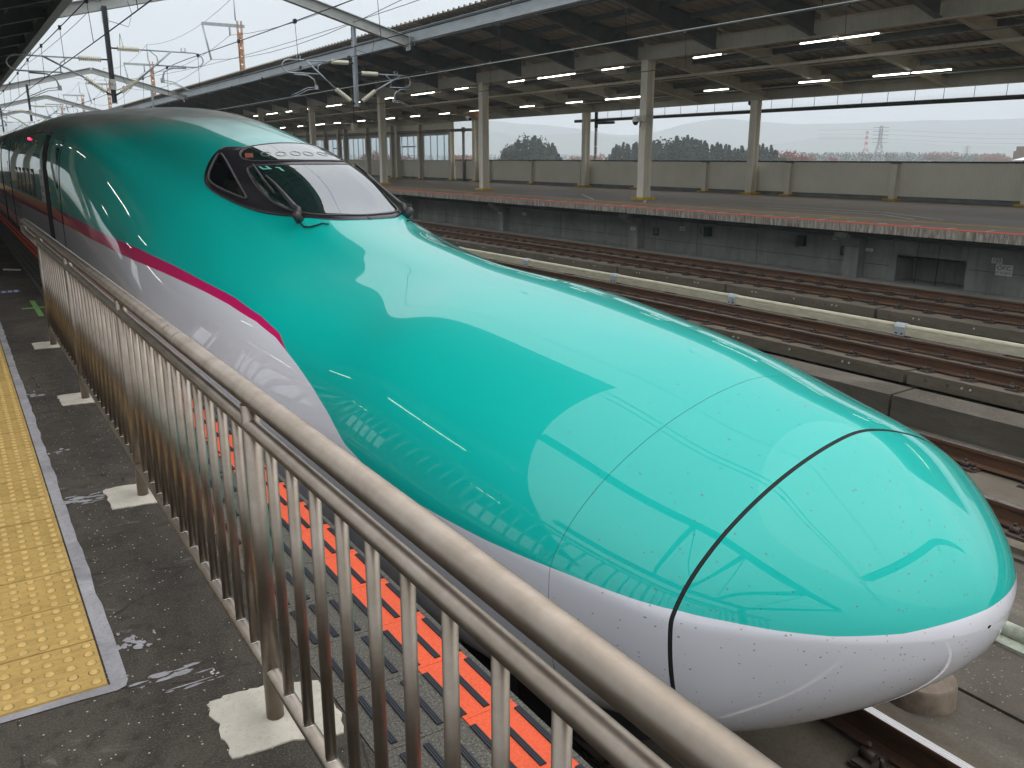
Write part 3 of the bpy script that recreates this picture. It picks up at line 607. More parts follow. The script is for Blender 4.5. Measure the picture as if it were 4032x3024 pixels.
def catrom(P):
    """centripetal Catmull-Rom through the 12 points of every section at once, mirrored at both ends"""
    Q=np.concatenate([P[:,1:2]*[-1,1],P,P[:,-2:-1]*[-1,1]],1)
    d=np.sqrt(np.linalg.norm(np.diff(Q,axis=1),axis=2)+1e-9); T=np.concatenate([np.zeros((len(P),1)),np.cumsum(d,1)],1)
    out=[]
    for i in range(1,Q.shape[1]-2):
        t0,t1,t2,t3=[T[:,i+k,None] for k in (-1,0,1,2)]
        for u in np.linspace(0,1,12,endpoint=False):
            t=t1+(t2-t1)*u
            A1=(t1-t)/(t1-t0)*Q[:,i-1]+(t-t0)/(t1-t0)*Q[:,i]; A2=(t2-t)/(t2-t1)*Q[:,i]+(t-t1)/(t2-t1)*Q[:,i+1]; A3=(t3-t)/(t3-t2)*Q[:,i+1]+(t-t2)/(t3-t2)*Q[:,i+2]
            B1=(t2-t)/(t2-t0)*A1+(t-t0)/(t2-t0)*A2; B2=(t3-t)/(t3-t1)*A2+(t-t1)/(t3-t1)*A3
            out.append((t2-t)/(t2-t1)*B1+(t-t1)/(t2-t1)*B2)
    out.append(P[:,-1]); return np.stack(out,1)
def grid(yq,ns=90,smooth_y=None):
    xi=lambda y: np.sqrt(np.maximum(y-YT,0))
    Y=np.array([s[0] for s in ST]); P=np.array([s[1] for s in ST]).reshape(len(ST),-1)
    # dense in xi then gaussian smooth
    xd=np.linspace(0,xi(27.6),400); D=pchip(xi(Y),P,xd)
    sig=.055/(xd[1]-xd[0]); r=int(3*sig); k=np.exp(-.5*(np.arange(-r,r+1)/sig)**2); k/=k.sum()
    E=np.vstack([2*D[0]-D[r:0:-1],D,2*D[-1]-D[-2:-r-2:-1]])
    D=np.array([np.convolve(E[:,j],k,'valid') for j in range(E.shape[1])]).T
    q=xi(np.asarray(yq,float))
    C=np.array([np.interp(q,xd,D[:,j]) for j in range(D.shape[1])]).T.reshape(len(q),12,2)
    C[:,0,0]=0; C[:,-1,0]=0
    K=catrom(C); n=K.shape[1]; u=np.linspace(0,n-1,ns); i0=np.minimum(u.astype(int),n-2); t=(u-i0)[None,:,None]
    G=K[:,i0]*(1-t)+K[:,i0+1]*t
    # smooth across section
    for _ in range(3):
        H=np.concatenate([G[:,1:2]*[-1,1],G,G[:,-2:-1]*[-1,1]],1)
        G=.25*H[:,:-2]+.5*H[:,1:-1]+.25*H[:,2:]
    return G

NS=150
def ys_range(a,b,n):
    xa,xb=math.sqrt(a-YT),math.sqrt(b-YT); return YT+np.linspace(xa,xb,n)**2
WHITE=np.array([(1.30,0),(1.41,-.005),(1.5,-.03),(1.63,-.035),(1.75,-.025),(1.88,-.008),(2.0,0.002),(2.5,-.008),(2.95,-.025),(3.5,-.03),(4.0,-.01),(4.31,.05),(4.58,.15),(4.91,.245),(5.23,.325),(5.40,.365),(5.62,.42),(5.98,.475),(6.55,.52),(7.12,.55),(8.74,.62),(10.5,.66),(12.26,.68),(15.75,.67),(23.8,.61),(60,.61)])
PINK=np.array([(1.30,-.6),(5.0,-.1),(5.33,.345),(5.40,.366),(5.62,.448),(5.98,.51),(6.55,.565),(7.30,.61),(9.08,.74),(12.02,.83),(15.23,.87),(23.3,.86),(60,.86)])
def shell_mesh(name,ys,mat,G=None,yoff=0.0,close_front=False):
    if G is None: G=grid(ys,NS)
    ny,ns=G.shape[:2]
    V=np.zeros((ny,2*ns-2,3)); 
    V[:,:ns,0]=XC-G[:,:,0]; V[:,:ns,2]=G[:,:,1]
    V[:,ns:,0]=XC+G[:,-2:0:-1,0]; V[:,ns:,2]=G[:,-2:0:-1,1]
    V[:,:,1]=(np.asarray(ys)+yoff)[:,None]
    nc=2*ns-2; idx=np.arange(ny*nc).reshape(ny,nc)
    a=idx[:-1]; b=np.roll(idx,-1,1)[:-1]; c=np.roll(idx,-1,1)[1:]; d=idx[1:]
    F=np.stack([a,b,c,d],-1).reshape(-1,4)
    me=bpy.data.meshes.new(name); me.from_pydata(V.reshape(-1,3).tolist(),[],F.tolist())
    me.polygons.foreach_set('use_smooth',[True]*len(me.polygons)); me.materials.append(mat)
    P=V.reshape(-1,3); yy=P[:,1]-0*yoff
    lo=P[:,2]-np.interp(yy,WHITE[:,0],WHITE[:,1]); hi=P[:,2]-np.interp(yy,PINK[:,0],PINK[:,1])
    hi=np.where(yy<5.40,np.maximum(hi,lo),hi)
    for nm,arr in (('lo',lo),('hi',hi)):
        at=me.attributes.new(nm,'FLOAT','POINT'); at.data.foreach_set('value',arr.astype(np.float32))
    me.update(); return me
# dense lookup for pieces that lie on the shell
_xd=np.linspace(0.02,math.sqrt(27.6-YT),1100); _GD=grid(YT+_xd**2,360)
def surf(u,y,off=0.0):
    """point on the shell: u in [-1,1] (0 roof centre, negative towards the near platform)"""
    def p(uu,yy):
        au=min(abs(uu),1.0)*359; xi=(math.sqrt(max(yy-YT,1e-4))-_xd[0])/(_xd[1]-_xd[0]); xi=min(max(xi,0),1098.999)
        i=int(xi); t=xi-i; j=min(int(au),358); s=au-j
        g=(_GD[i,j]*(1-s)+_GD[i,j+1]*s)*(1-t)+(_GD[i+1,j]*(1-s)+_GD[i+1,j+1]*s)*t
        return Vector((XC+(1 if uu>=0 else -1)*g[0],yy,g[1]))
    q=p(u,y)
    if off==0: return q
    e=.006; n=(p(u+e,y)-p(u-e,y)).cross(p(u,y+.03)-p(u,y-.03)); n.normalize()
    c=Vector((XC,y,0.0)) - q
    if n.dot(c)>0: n=-n
    return q+n*off
def chaikin(L,n=2):
    for _ in range(n):
        o=[]
        for a,b in zip(L,L[1:]+L[:1]): o+=[(a[0]*.75+b[0]*.25,a[1]*.75+b[1]*.25),(a[0]*.25+b[0]*.75,a[1]*.25+b[1]*.75)]
        L=o
    return L
def dens(L,k):
    o=[]
    for a,b in zip(L,L[1:]+L[:1]):
        for t in range(k): o.append((a[0]+(b[0]-a[0])*t/k,a[1]+(b[1]-a[1])*t/k))
    return o
def patch(name,L,off,mat,parent,rings=10,smooth=2,centre=None,skirt=True,k=1):
    L=chaikin(L,smooth) if smooth else dens(L,k); n=len(L)
    c=centre or (sum(p[0] for p in L)/n,sum(p[1] for p in L)/n)
    v=[surf(c[0],c[1],off)]; f=[]
    for r in range(1,rings+1):
        t=r/rings
        v+=[surf(c[0]+(p[0]-c[0])*t,c[1]+(p[1]-c[1])*t,off) for p in L]
    f+=[(0,1+k_,1+(k_+1)%n) for k_ in range(n)]
    for r in range(rings-1):
        f+=[(1+r*n+q,1+(r+1)*n+q,1+(r+1)*n+(q+1)%n,1+r*n+(q+1)%n) for q in range(n)]
    if skirt:
        o=len(v); v+=[surf(p[0],p[1],-.004) for p in L]
        f+=[(1+(rings-1)*n+q,o+q,o+(q+1)%n,1+(rings-1)*n+(q+1)%n) for q in range(n)]
    m=MB(); m.add(v,f,True); return part(name,m,mat,parent)
def outline_tube(name,L,off,r,mat,parent,smooth=2):
    L=chaikin(L,smooth); m=MB(); m.tube([surf(p[0],p[1],off) for p in L],r,8,closed=True); return part(name,m,mat,parent)
def mirror(L): return [(-a,b) for a,b in L]
def both(L):   # near half outline from base centre to top centre -> closed outline over both sides
    return [(-a,b) for a,b in L]+[(a,b) for a,b in L[::-1]]
def section_ring(y,r,mat,name,parent,off=0.0):
    m=MB(); pts=[surf(-u,y,off) for u in np.linspace(0,.999,70)]+[surf(u,y,off) for u in np.linspace(.985,.015,68)]
    m.tube(pts,r,8,closed=True); return part(name,m,mat,parent)
def build_train():
    t=thing('bullet_train','long nosed teal and white bullet train with a pink stripe standing at the near platform','train',(XC,12,-1.25))
    link('nose_cover',shell_mesh('nose_cover',np.concatenate([ys_range(1.3951,2.0125,80)]),M['train_paint']),t)
    link('nose_panel',shell_mesh('nose_panel',ys_range(2.0275,2.5589,24),M['train_paint']),t)
    link('body',shell_mesh('body',np.concatenate([ys_range(2.5611,15,210),np.linspace(15.15,27.6,50)]),M['train_paint']),t)
    section_ring(2.020,.0105,M['gasket'],'gasket',t,-.0095); section_ring(2.5600,.0025,M['gasket'],'panel_joint',t,-.0030)
    # rear end wall of the first car, then the second car
    g=grid([27.6],60)[0]; pr=[(XC-a,b) for a,b in g]+[(XC+a,b) for a,b in g[-2:0:-1]]
    m=MB(); m.add([(x,27.58,z) for x,z in pr],[tuple(range(len(pr)))]); part('end_wall',m,M['under_black'],t)
    # windshield frame, glazing, lamps behind the upper pane
    FR=[(0.0,6.87),(.062,6.89),(.119,6.96),(.170,7.10),(.215,7.28),(.246,7.53),(.268,7.83),(.286,8.25),(.289,8.52),(.285,8.84),(.269,9.06),(.250,9.20),(.217,9.29),(.187,9.33),(.152,9.38),(.140,9.34),(.148,9.16),(.140,9.11),(.113,9.08),(.090,9.02),(.060,8.95),(.0,8.905)]
    fr=patch('windshield_frame',both(FR),.006,M['train_black'],t,rings=22,smooth=2,centre=(0,8.25))
    MAIN=[(0.0,8.015),(.059,8.05),(.100,8.14),(.135,8.30),(.160,8.44),(.176,8.48),(.184,8.44),(.196,8.30),(.207,8.15),(.218,7.90),(.221,7.66),(.210,7.42),(.183,7.23),(.145,7.11),(.100,7.03),(.046,6.98),(.0,6.965)]
    def close(L): return [(-a,b) for a,b in L]+[(a,b) for a,b in L[-2:0:-1]]
    wsg=patch('windshield',close(MAIN),.013,M['windshield'],t,rings=18,smooth=2,centre=(0,7.55))
    outline_tube('glass_seal',close(MAIN),.011,.007,M['seal_grey'],wsg)
    UP=[(0.0,8.845),(.040,8.875),(.075,8.925),(.103,8.985),(.123,8.99),(.141,8.92),(.153,8.80),(.155,8.68),(.145,8.55),(.118,8.37),(.080,8.215),(.04,8.15),(.0,8.14)]
    upg=patch('upper_window',close(UP),.013,M['windshield'],t,rings=10,smooth=2,centre=(0,8.5))
    outline_tube('glass_seal',close(UP),.011,.006,M['seal_grey'],upg)
    for (u,y) in ((-.094,8.55),(-.062,8.43),(-.027,8.38),(.006,8.36),(.05,8.40),(.085,8.52)):
        m=MB(); m.tube([surf(u+.0125*math.cos(a),y+.075*math.sin(a),.0145) for a in np.linspace(0,2*math.pi,28,endpoint=False)],.0028,5,closed=True); part('headlight',m,M['lamp_ring'],upg)
    for s in (-1,1): patch('tail_light',[(s*.118,8.72),(s*.132,8.83),(s*.148,8.70),(s*.131,8.60)],.0142,M['tail_red'],upg,rings=3,smooth=0,k=3,skirt=False)
    SD=[(.168,9.27),(.206,9.19),(.235,9.13),(.251,9.05),(.257,8.92),(.259,8.70),(.256,8.42),(.252,8.20),(.247,8.17),(.226,8.42),(.207,8.66),(.186,8.96)]
    for s in (-1,1):
        L=[(s*a,b) for a,b in SD]; sg=patch('side_window',L,.013,M['side_glass'],t,rings=8,smooth=1); outline_tube('glass_seal',L,.012,.010,M['seal_grey'],sg,1)
    for s in (-1,1):
        def P(d,y,z,s=s): return Vector((XC+s*d,y,z))
        w=part('wiper',MB().tube([P(.50,7.21,1.10),P(.50,7.24,1.175),P(.50,7.33,1.19),P(.495,7.62,1.29),P(.495,7.84,1.37),P(.505,8.05,1.435)],[.024,.026,.024,.019,.013,.009],10),M['wiper'],t)
        part('wiper_base',MB().tube([surf(s*.2145,7.22,.0),surf(s*.2145,7.20,.075),surf(s*.2145,7.20,.10)],[.040,.036,.022],14),M['wiper'],w)
        bl=[surf(s*u,y,.030) for u,y in ((.163,8.36),(.176,8.18),(.189,7.98),(.198,7.74))]
        part('wiper_blade',MB().tube(bl,.011,6),M['wiper_blade'],w)
        part('wiper_blade',MB().tube([b+Vector((0,.03,.022)) for b in bl],[.006,.010,.010,.006],6),M['wiper'],w)
        part('hose',MB().tube([surf(s*.222,7.17,.012),surf(s*.226,7.08,.012),surf(s*.210,7.00,.014),surf(s*.188,6.96,.016),surf(s*.170,6.94,.020),surf(s*.152,6.90,.012)],.008,6),M['wiper_blade'],w)
    # set number on the glass
    mk=MB()
    def quad(u0,y0,u1,y1,u2,y2,u3,y3):
        n=4
        for i in range(n):
            t0,t1=i/n,(i+1)/n
            f=lambda t,a,b:(a[0]+(b[0]-a[0])*t,a[1]+(b[1]-a[1])*t)
            a,b,c,d=(u0,y0),(u1,y1),(u2,y2),(u3,y3)
            mk.add([surf(*f(t0,a,b),.0155),surf(*f(t1,a,b),.0155),surf(*f(t1,d,c),.0155),surf(*f(t0,d,c),.0155)],[(0,1,2,3)])
    # local lettering frame: du along the glass, dv up the glass
    def glyph(o,segs):
        for (x0,y0,x1,y1) in segs:
            q=[]
            for (x,y) in ((x0,y0),(x1,y0),(x1,y1),(x0,y1)): q+= [o[0]+x*.0205, o[1]-x*.100+y*.115]
            quad(*q)
    glyph((-.1535,8.225),[(0,.15,.26,1),(.74,.15,1,1),(0,0,1,.24)])
    glyph((-.1235,8.045),[(.45,0,.72,1),(.2,.76,.46,1)])
    part('set_number',mk,M['teal_print'],wsg)
    # side details of the near side
    def rect(name,u0,u1,ya,yb,off,mat,parent,lean=0.0): return patch(name,[(-u0,ya),(-u0,yb),(-u1,yb+lean),(-u1,ya+lean)],off,mat,parent,rings=4,smooth=0,k=6)
    d=rect('dark_doorway',.445,.724,15.30,15.99,.004,M['under_black'],t)  # flat black patch paints the shade inside the open crew doorway
    d2=patch('door_leaf',[(-.455,13.86),(-.455,14.74),(-.722,14.74),(-.722,13.86)],.005,M['under_black'],t,rings=4,smooth=0,k=6)
    ys=np.linspace(13.875,14.725,8); u=np.linspace(.458,.720,24); v=[surf(-a,b,.0075) for b in ys for a in u]; f=[(i*24+j,i*24+j+1,(i+1)*24+j+1,(i+1)*24+j) for i in range(7) for j in range(23)]
    m=MB(); m.add(v,f,True); o=part('door_skin',m,M['train_paint'],d2)
    P=np.array([tuple(p) for p in v]); lo=P[:,2]-np.interp(P[:,1],WHITE[:,0],WHITE[:,1]); hi=P[:,2]-np.interp(P[:,1],PINK[:,0],PINK[:,1])
    for nm,arr in (('lo',lo),('hi',hi)): at=o.data.attributes.new(nm,'FLOAT','POINT'); at.data.foreach_set('value',arr.astype(np.float32))
    rect('door_window',.492,.598,14.00,14.22,.010,M['side_glass'],d2)
    for k in range(6):
        y=16.72+1.02*k
        if k==0: continue
        w=rect('window',.575,.634,y,y+.62,.004,M['seal_grey'],t); rect('pane',.579,.630,y+.04,y+.58,.007,M['side_glass'],w)
    pn=rect('logo_panel',.574,.640,15.98,16.62,.006,M['panel_print'],t)
    for j,(txt,sz,u) in enumerate((('JR EAST',.085,.590),('TOHOKU',.135,.612),('SHINKANSEN',.07,.628))):
        cu=bpy.data.curves.new('lettering','FONT'); cu.body=txt; cu.size=sz; cu.align_x='CENTER'; cu.align_y='CENTER'; cu.materials.append(M['sign_black'])
        p=surf(-u,16.30,.012); text_mesh(cu,pn,p,(math.radians(90),0,math.radians(-90)))
    rect('side_display',.470,.500,17.25,17.42,.006,M['side_glass'],t)
    rect('side_display',.470,.510,22.1,22.45,.006,M['tail_red'],t)
    m=MB(); c=surf(-.466,18.9,.015); m.tube([c+Vector((-.02,0,0)),c+Vector((.02,0,0))],.022,12); part('side_lamp',m,M['red_lamp'],t)
    pd=patch('passenger_door',[(-.445,24.35),(-.445,25.45),(-.76,25.45),(-.76,24.35)],.004,M['under_black'],t,rings=4,smooth=0,k=6)
    ys=np.linspace(24.37,25.43,6); v=[surf(-a,b,.012) for b in ys for a in np.linspace(.448,.757,24)]; f=[(i*24+j,i*24+j+1,(i+1)*24+j+1,(i+1)*24+j) for i in range(5) for j in range(23)]
    m=MB(); m.add(v,f,True); o=part('door_skin',m,M['train_paint'],pd); P=np.array([tuple(p) for p in v]); lo=P[:,2]-np.interp(P[:,1],WHITE[:,0],WHITE[:,1]); hi=P[:,2]-np.interp(P[:,1],PINK[:,0],PINK[:,1])
    for nm,arr in (('lo',lo),('hi',hi)): at=o.data.attributes.new(nm,'FLOAT','POINT'); at.data.foreach_set('value',arr.astype(np.float32))
    rect('door_window',.56,.63,24.75,25.05,.015,M['side_glass'],pd)
    # guide channels over the doors, under-nose snow plough and dark running gear
    for a,b in ((13.7,14.9),(15.2,16.1),(16.6,23.6)): part('rain_gutter',MB().tube([surf(-.432,a,.008),surf(-.432,b,.008)],.012,6),M['seal_grey'],t)
    m=MB(); m.box(XC-1.05,XC+1.05,3.2,27,-1.22,-.80); part('running_gear',m,M['under_black'],t)
    m=MB(); m.prism_z([(XC-.95,3.4),(XC-.75,2.75),(XC,2.45),(XC+.75,2.75),(XC+.95,3.4)],-1.16,-.72); part('snow_plough',m,M['under_black'],t)
    m=MB(); m.tube([(XC-.55,2.62,-1.02),(XC-.42,2.42,-.98),(XC-.1,2.30,-.96),(XC+.1,2.30,-.96),(XC+.42,2.42,-.98),(XC+.55,2.62,-1.02)],.05,10); part('guard_pipe',m,M['rubber'],t)
    # second car behind
    g2=grid(np.array([27.0,27.5]),NS); G2=np.stack([g2[1]]*2)
    t2=thing('train_car','second teal and white car coupled behind the nose car of the bullet train','train car',(XC,40,-1.25))
    link('body',shell_mesh('body',np.array([28.15,53.0]),M['train_paint'],G2),t2)
    m=MB(); m.add([(x,28.16,z) for x,z in pr],[tuple(range(len(pr)))[::-1]]); part('end_wall',m,M['under_black'],t2)
    m=MB(); m.box(XC-1.5,XC+1.5,27.62,28.13,-.9,2.1); part('gangway',m,M['gasket'],t2)
build_train()

# ------------------------------------------------------------------ opposite platform
def text(parent, body, size, loc, mat, rot, stretch=1.0):
    cu = bpy.data.curves.new('lettering', 'FONT'); cu.body = body; cu.size = size; cu.align_x = 'CENTER'; cu.align_y = 'CENTER'; cu.materials.append(mat)
    return text_mesh(cu, parent, loc, rot, (stretch, 1, 1))
FACE = (math.radians(90), 0, math.radians(-90))          # lettering that faces the tracks (-x)
def far_platform():
    m = MB(); m.box(19.05, 31.2, -8, 150, -0.19, 0.0); p = struct('far_platform', m, M['far_asphalt'])
    m = MB(); r = random.Random(8)
    y = -8
    while y < 110:
        L = 5.05; d = r.uniform(-.012, .012); m.box(19.03 + d, 19.06, y + .01, y + L - .01, -.205 + r.uniform(-.01, .01), -.012); y += L
    part('edge_face', m, M['stained_edge'], p)
    m = MB(); m.box(19.08, 19.20, -8, 150, 0.0, .005); m.box(19.21, 19.34, -8, 150, 0.0, .0052); part('orange_line', m, M['orange'], p)
    m = MB(); m.box(20.72, 20.98, -8, 150, 0.0, .004); part('yellow_line', m, M['line_yellow'], p)
    m = MB()
    for k in range(60): m.box(19.34, 19.74, 5.0 + k * .9, 5.05 + k * .9, 0, .003)
    part('edge_tick', m, M['line_white'], p)
    m = MB(); m.box(19.10, 19.30, 14.55, 15.22, .0055, .009); part('orange_patch', m, M['orange'], p)
    def stroke(m, pts, w=.09):
        for (a, b), (c, d) in zip(pts[:-1], pts[1:]):
            v = Vector((c - a, d - b)).normalized(); n = Vector((-v.y, v.x)) * w / 2
            m.add([(a + n.x, b + n.y, .004), (a - n.x, b - n.y, .004), (c - n.x, d - n.y, .004), (c + n.x, d + n.y, .004)], [(0, 1, 2, 3)])
    m = MB(); stroke(m, [(22.0, 13.0), (23.6, 15.8), (23.5, 20.5), (22.6, 21.5)]); stroke(m, [(21.5, 13.5), (22.6, 15.2), (22.5, 19.5)]); stroke(m, [(21.3, 24), (24.5, 27.5)]); stroke(m, [(21.3, 27), (23.8, 31), (22.9, 34)])
    part('floor_line', m, M['line_white'], p)
    m = MB()
    for (x, y, w, l) in ((20.2, 14.6, .35, .7), (19.6, 22.8, .3, .5), (20.4, 24.4, .3, .6), (20.1, 34.5, .3, .7)): m.box(x, x + w, y, y + l, .001, .0042)
    part('floor_plate', m, M['line_yellow'], p)
    # wall under the deck, with the shelter recess
    m = MB(); z0, z1 = -1.72, -.19
    m.box(20.15, 20.45, -8, 11.18, z0, z1); m.box(20.15, 20.45, 13.03, 150, z0, z1); m.box(20.15, 20.45, 11.18, 13.03, -.84, z1); m.box(20.95, 21.15, 10.5, 13.8, z0, z1); m.box(20.45, 20.96, 13.03, 13.2, z0, -.5); m.box(20.45, 20.96, 11.0, 11.18, z0, -.5); m.box(20.15, 20.96, 11.18, 13.03, -.84, -.80); m.box(20.15, 20.96, 11.18, 13.03, z0, -1.47)
    w = part('under_wall', m, M['wall_concrete'], p)
    m = MB(); m.box(20.12, 20.16, 12.99, 13.05, -1.47, -.82); part('recess_post', m, M['grey_base'], w)
    for y in (14.15, 22.9, 31.6, 40.3, 49, 57.7):
        m = MB(); m.box(19.86, 20.15, y - .22, y + .22, -1.72, -.19); part('pier', m, M['wall_concrete'], p)
        m = MB(); m.hexa([(19.35, y - .2, -.40), (20.15, y - .2, -.85), (20.15, y + .2, -.85), (19.35, y + .2, -.40)], [(19.35, y - .2, -.19), (20.15, y - .2, -.19), (20.15, y + .2, -.19), (19.35, y + .2, -.19)]); part('corbel', m, M['wall_concrete'], p)
    m = MB()
    for y in (8.4, 11.9, 12.45, 17.6, 20.1, 24.8, 27.6, 34, 37): m.box(20.146, 20.16, y - .006, y + .006, -1.70, -.19)
    m.box(20.146, 20.16, -8, 11.1, -.985, -.975); m.box(20.146, 20.16, 13.2, 60, -1.105, -1.095); part('wall_joint', m, M['sign_black'], w)
    for x, z in ((19.42, -.30), (19.50, -.36), (19.36, -.25)):
        m = MB(); m.tube([(x, -8, z), (x, 120, z)], .028, 8)
        for k in range(26): m.box(x - .03, x + .03, 3 + k * 3.1, 3.05 + k * 3.1, z, -.19)
        tag(link('edge_cable', m.mesh('edge_cable', M['pipe_dark'])), {19.42: 'middle dark cable slung along under the far platform edge', 19.50: 'lowest dark cable slung along under the far platform edge', 19.36: 'topmost dark cable close beneath the far platform edge slab'}[x], 'cable', 'cables under the far platform edge')
    return p
far_platform()
def wall_sign(label, y0, y1, z0, z1, lines, plate='sign_white', ink='sign_black', x=20.15, nm='wall_sign'):
    m = MB(); m.box(x - .014, x - .001, y0, y1, z0, z1); s = tag(link(nm, m.mesh(nm, M[plate])), label, 'sign')
    s['base'] = (0, 0, 0)
    for body, size, yy, zz, st in lines: text(s, body, size, (x - .016, yy, zz), M[ink], FACE, st)
    return s
wall_sign('white plate reading 150 on the concrete wall above the larger plate', 10.36, 10.60, -.77, -.645, [('150', .135, 10.48, -.708, 1.0)])
wall_sign('white plate reading OFC with a smaller code line on the concrete wall', 10.10, 10.48, -1.035, -.785, [('OFC', .135, 10.29, -.865, 1.25), ('JT-321J04X', .080, 10.29, -.975, .95)])
wall_sign('small pale plate with number 13 right of the wall pier', 13.70, 13.92, -.79, -.705, [('13', .09, 13.81, -.75, 1.1)])
wall_sign('small white plate reading 160 left of the first blue box', 20.67, 20.91, -.73, -.60, [('160', .125, 20.79, -.668, 1.0)])
wall_sign('white number 14 plate fixed to the pier under the far platform', 22.80, 23.04, -.845, -.735, [('14', .10, 22.92, -.79, 1.1)], x=19.86)
wall_sign('station name plate in Japanese characters hanging below the far platform edge', 14.50, 14.97, -.565, -.435, [('那須塩原', .105, 14.77, -.50, .95), ('◀', .10, 14.55, -.50, .8)])
wall_sign('dark square notice plate on the wall left of the number 13 plate', 14.40, 14.69, -.97, -.72, [('▦', .24, 14.545, -.845, 1.0)], 'box_blue', 'grey_base', nm='notice_plate')
wall_sign('dark square notice plate on the wall right of the number 14 pier', 21.92, 22.21, -.98, -.72, [('▦', .24, 22.065, -.85, 1.0)], 'box_blue', 'grey_base', nm='notice_plate')
for i, (y0, y1, lb) in enumerate(((15.83, 16.07, 'blue black control box on the wall below the station name plate'), (19.46, 19.68, 'blue black control box on the wall below the number 160 plate'))):
    t = thing('control_box', lb, 'control box', (20.0, y0, -.7), 'control boxes under the far platform')
    m = MB(); m.box(20.0, 20.149, y0, y1, -.82, -.53); part('case', m, M['box_blue'], t)
    m = MB(); m.tube([(20.1, y1 + .24, -.60), (20.1, y1 + .24, -.75), (20.08, y1 + .1, -.76), (20.06, y1 - .02, -.80), (20.08, y1 - .02, -.87), (20.1, y1 + .10, -.86)], .012, 6); part('cable', m, M['pipe_dark'], t)
wall_sign('faint white number 15 plate on the third wall pier', 31.48, 31.78, -.75, -.65, [('15', .09, 31.63, -.70, 1.0)], x=19.86)
wall_sign('faint small plate reading 170 beside the third wall pier', 30.0, 30.3, -.74, -.62, [('170', .12, 30.15, -.68, 1.0)])

# ------------------------------------------------------------------ parapet wall and glazed windbreak on the opposite platform
PW = 30.6
def parapet():
    t = thing('parapet_wall', 'long beige ribbed parapet wall with dark cap at the back of the far platform', 'wall', (PW, 30, 0))
    ys = [5.4, 10.3, 15.2, 20.15, 25.15, 30.1, 35.0, 39.9, 44.85, 49.8, 54.75]
    for a, b in zip(ys[:-1], ys[1:]):
        m = MB(); m.box(PW, PW + .06, a + .02, b - .02, .16, 1.40); part('panel', m, M['panel_beige'], t)
        m = MB(); m.box(PW + .06, PW + .14, a, b, 0, .17); part('base_board', m, M['grey_base'], t)
    m = MB(); m.box(PW - .03, PW + .10, -3, 54.7, 1.402, 1.46); part('cap', m, M['dark_cap'], t)
    for y in ys[:-1]:
        m = MB(); m.box(PW - .23, PW - .205, y - .12, y + .12, 0, 1.37); m.box(PW - .03, PW - .005, y - .12, y + .12, 0, 1.37); m.box(PW - .205, PW - .03, y - .01, y + .01, 0, 1.37)
        q = part('post', m, M['column_beige'], t)
        m = MB(); m.box(PW - .25, PW - .004, y - .15, y + .15, 1.372, 1.392); part('post_cap', m, M['dark_cap'], q)
        m = MB(); m.box(PW - .36, PW + .05, y - .27, y + .27, 0, .07); part('footing', m, M['yellow_base'], q)
    return t
parapet()
def windbreak():
    t = thing('windbreak_wall', 'beige windbreak wall with a row of tall clear windows at the far end of the opposite platform', 'wall', (PW, 70, 0))
    cols = [54.95 + 4.87 * k for k in range(13)]
    for i, (a, b) in enumerate(zip(cols[:-1], cols[1:])):
        m = MB(); m.box(PW, PW + .06, a, b, .16, 1.36); part('panel', m, M['panel_beige'], t)
        m = MB(); m.box(PW, PW + .06, a, b, 3.22, 4.05); part('panel', m, M['panel_beige'], t)
        m = MB(); m.box(PW + .06, PW + .14, a, b, 0, .17); part('base_board', m, M['grey_base'], t)
        y0, y1 = a + .33, b - .33; w = (y1 - y0) / 4
        m = MB(); m.box(PW - .02, PW + .07, a + .15, b - .15, 1.36, 1.42); m.box(PW - .02, PW + .07, a + .15, b - .15, 3.16, 3.22); m.box(PW - .02, PW + .07, a + .15, y0, 1.42, 3.16); m.box(PW - .02, PW + .07, y1, b - .15, 1.42, 3.16)
        for k in range(1, 4): m.box(PW, PW + .05, y0 + w * k - .03, y0 + w * k + .03, 1.42, 3.16)
        if i % 3 == 1: m.box(PW - .01, PW + .06, y0 + .8, y0 + w * 3 - .03, 2.36, 2.46)
        f = part('window_frame', m, M['alu'], t)
        for k in range(4):
            m = MB(); m.box(PW + .02, PW + .03, y0 + w * k + .03, y0 + w * (k + 1) - .03, 1.42, 3.16); part('pane', m, M['pane'], f)
    for y in cols:
        m = MB(); m.box(PW - .32, PW - .29, y - .16, y + .16, 0, 4.0); m.box(PW - .04, PW - .012, y - .16, y + .16, 0, 4.0); m.box(PW - .29, PW - .04, y - .01, y + .01, 0, 4.0); q = part('post', m, M['column_beige'], t)
        m = MB(); m.box(PW - .45, PW + .05, y - .3, y + .3, 0, .07); part('footing', m, M['yellow_base'], q)
windbreak()

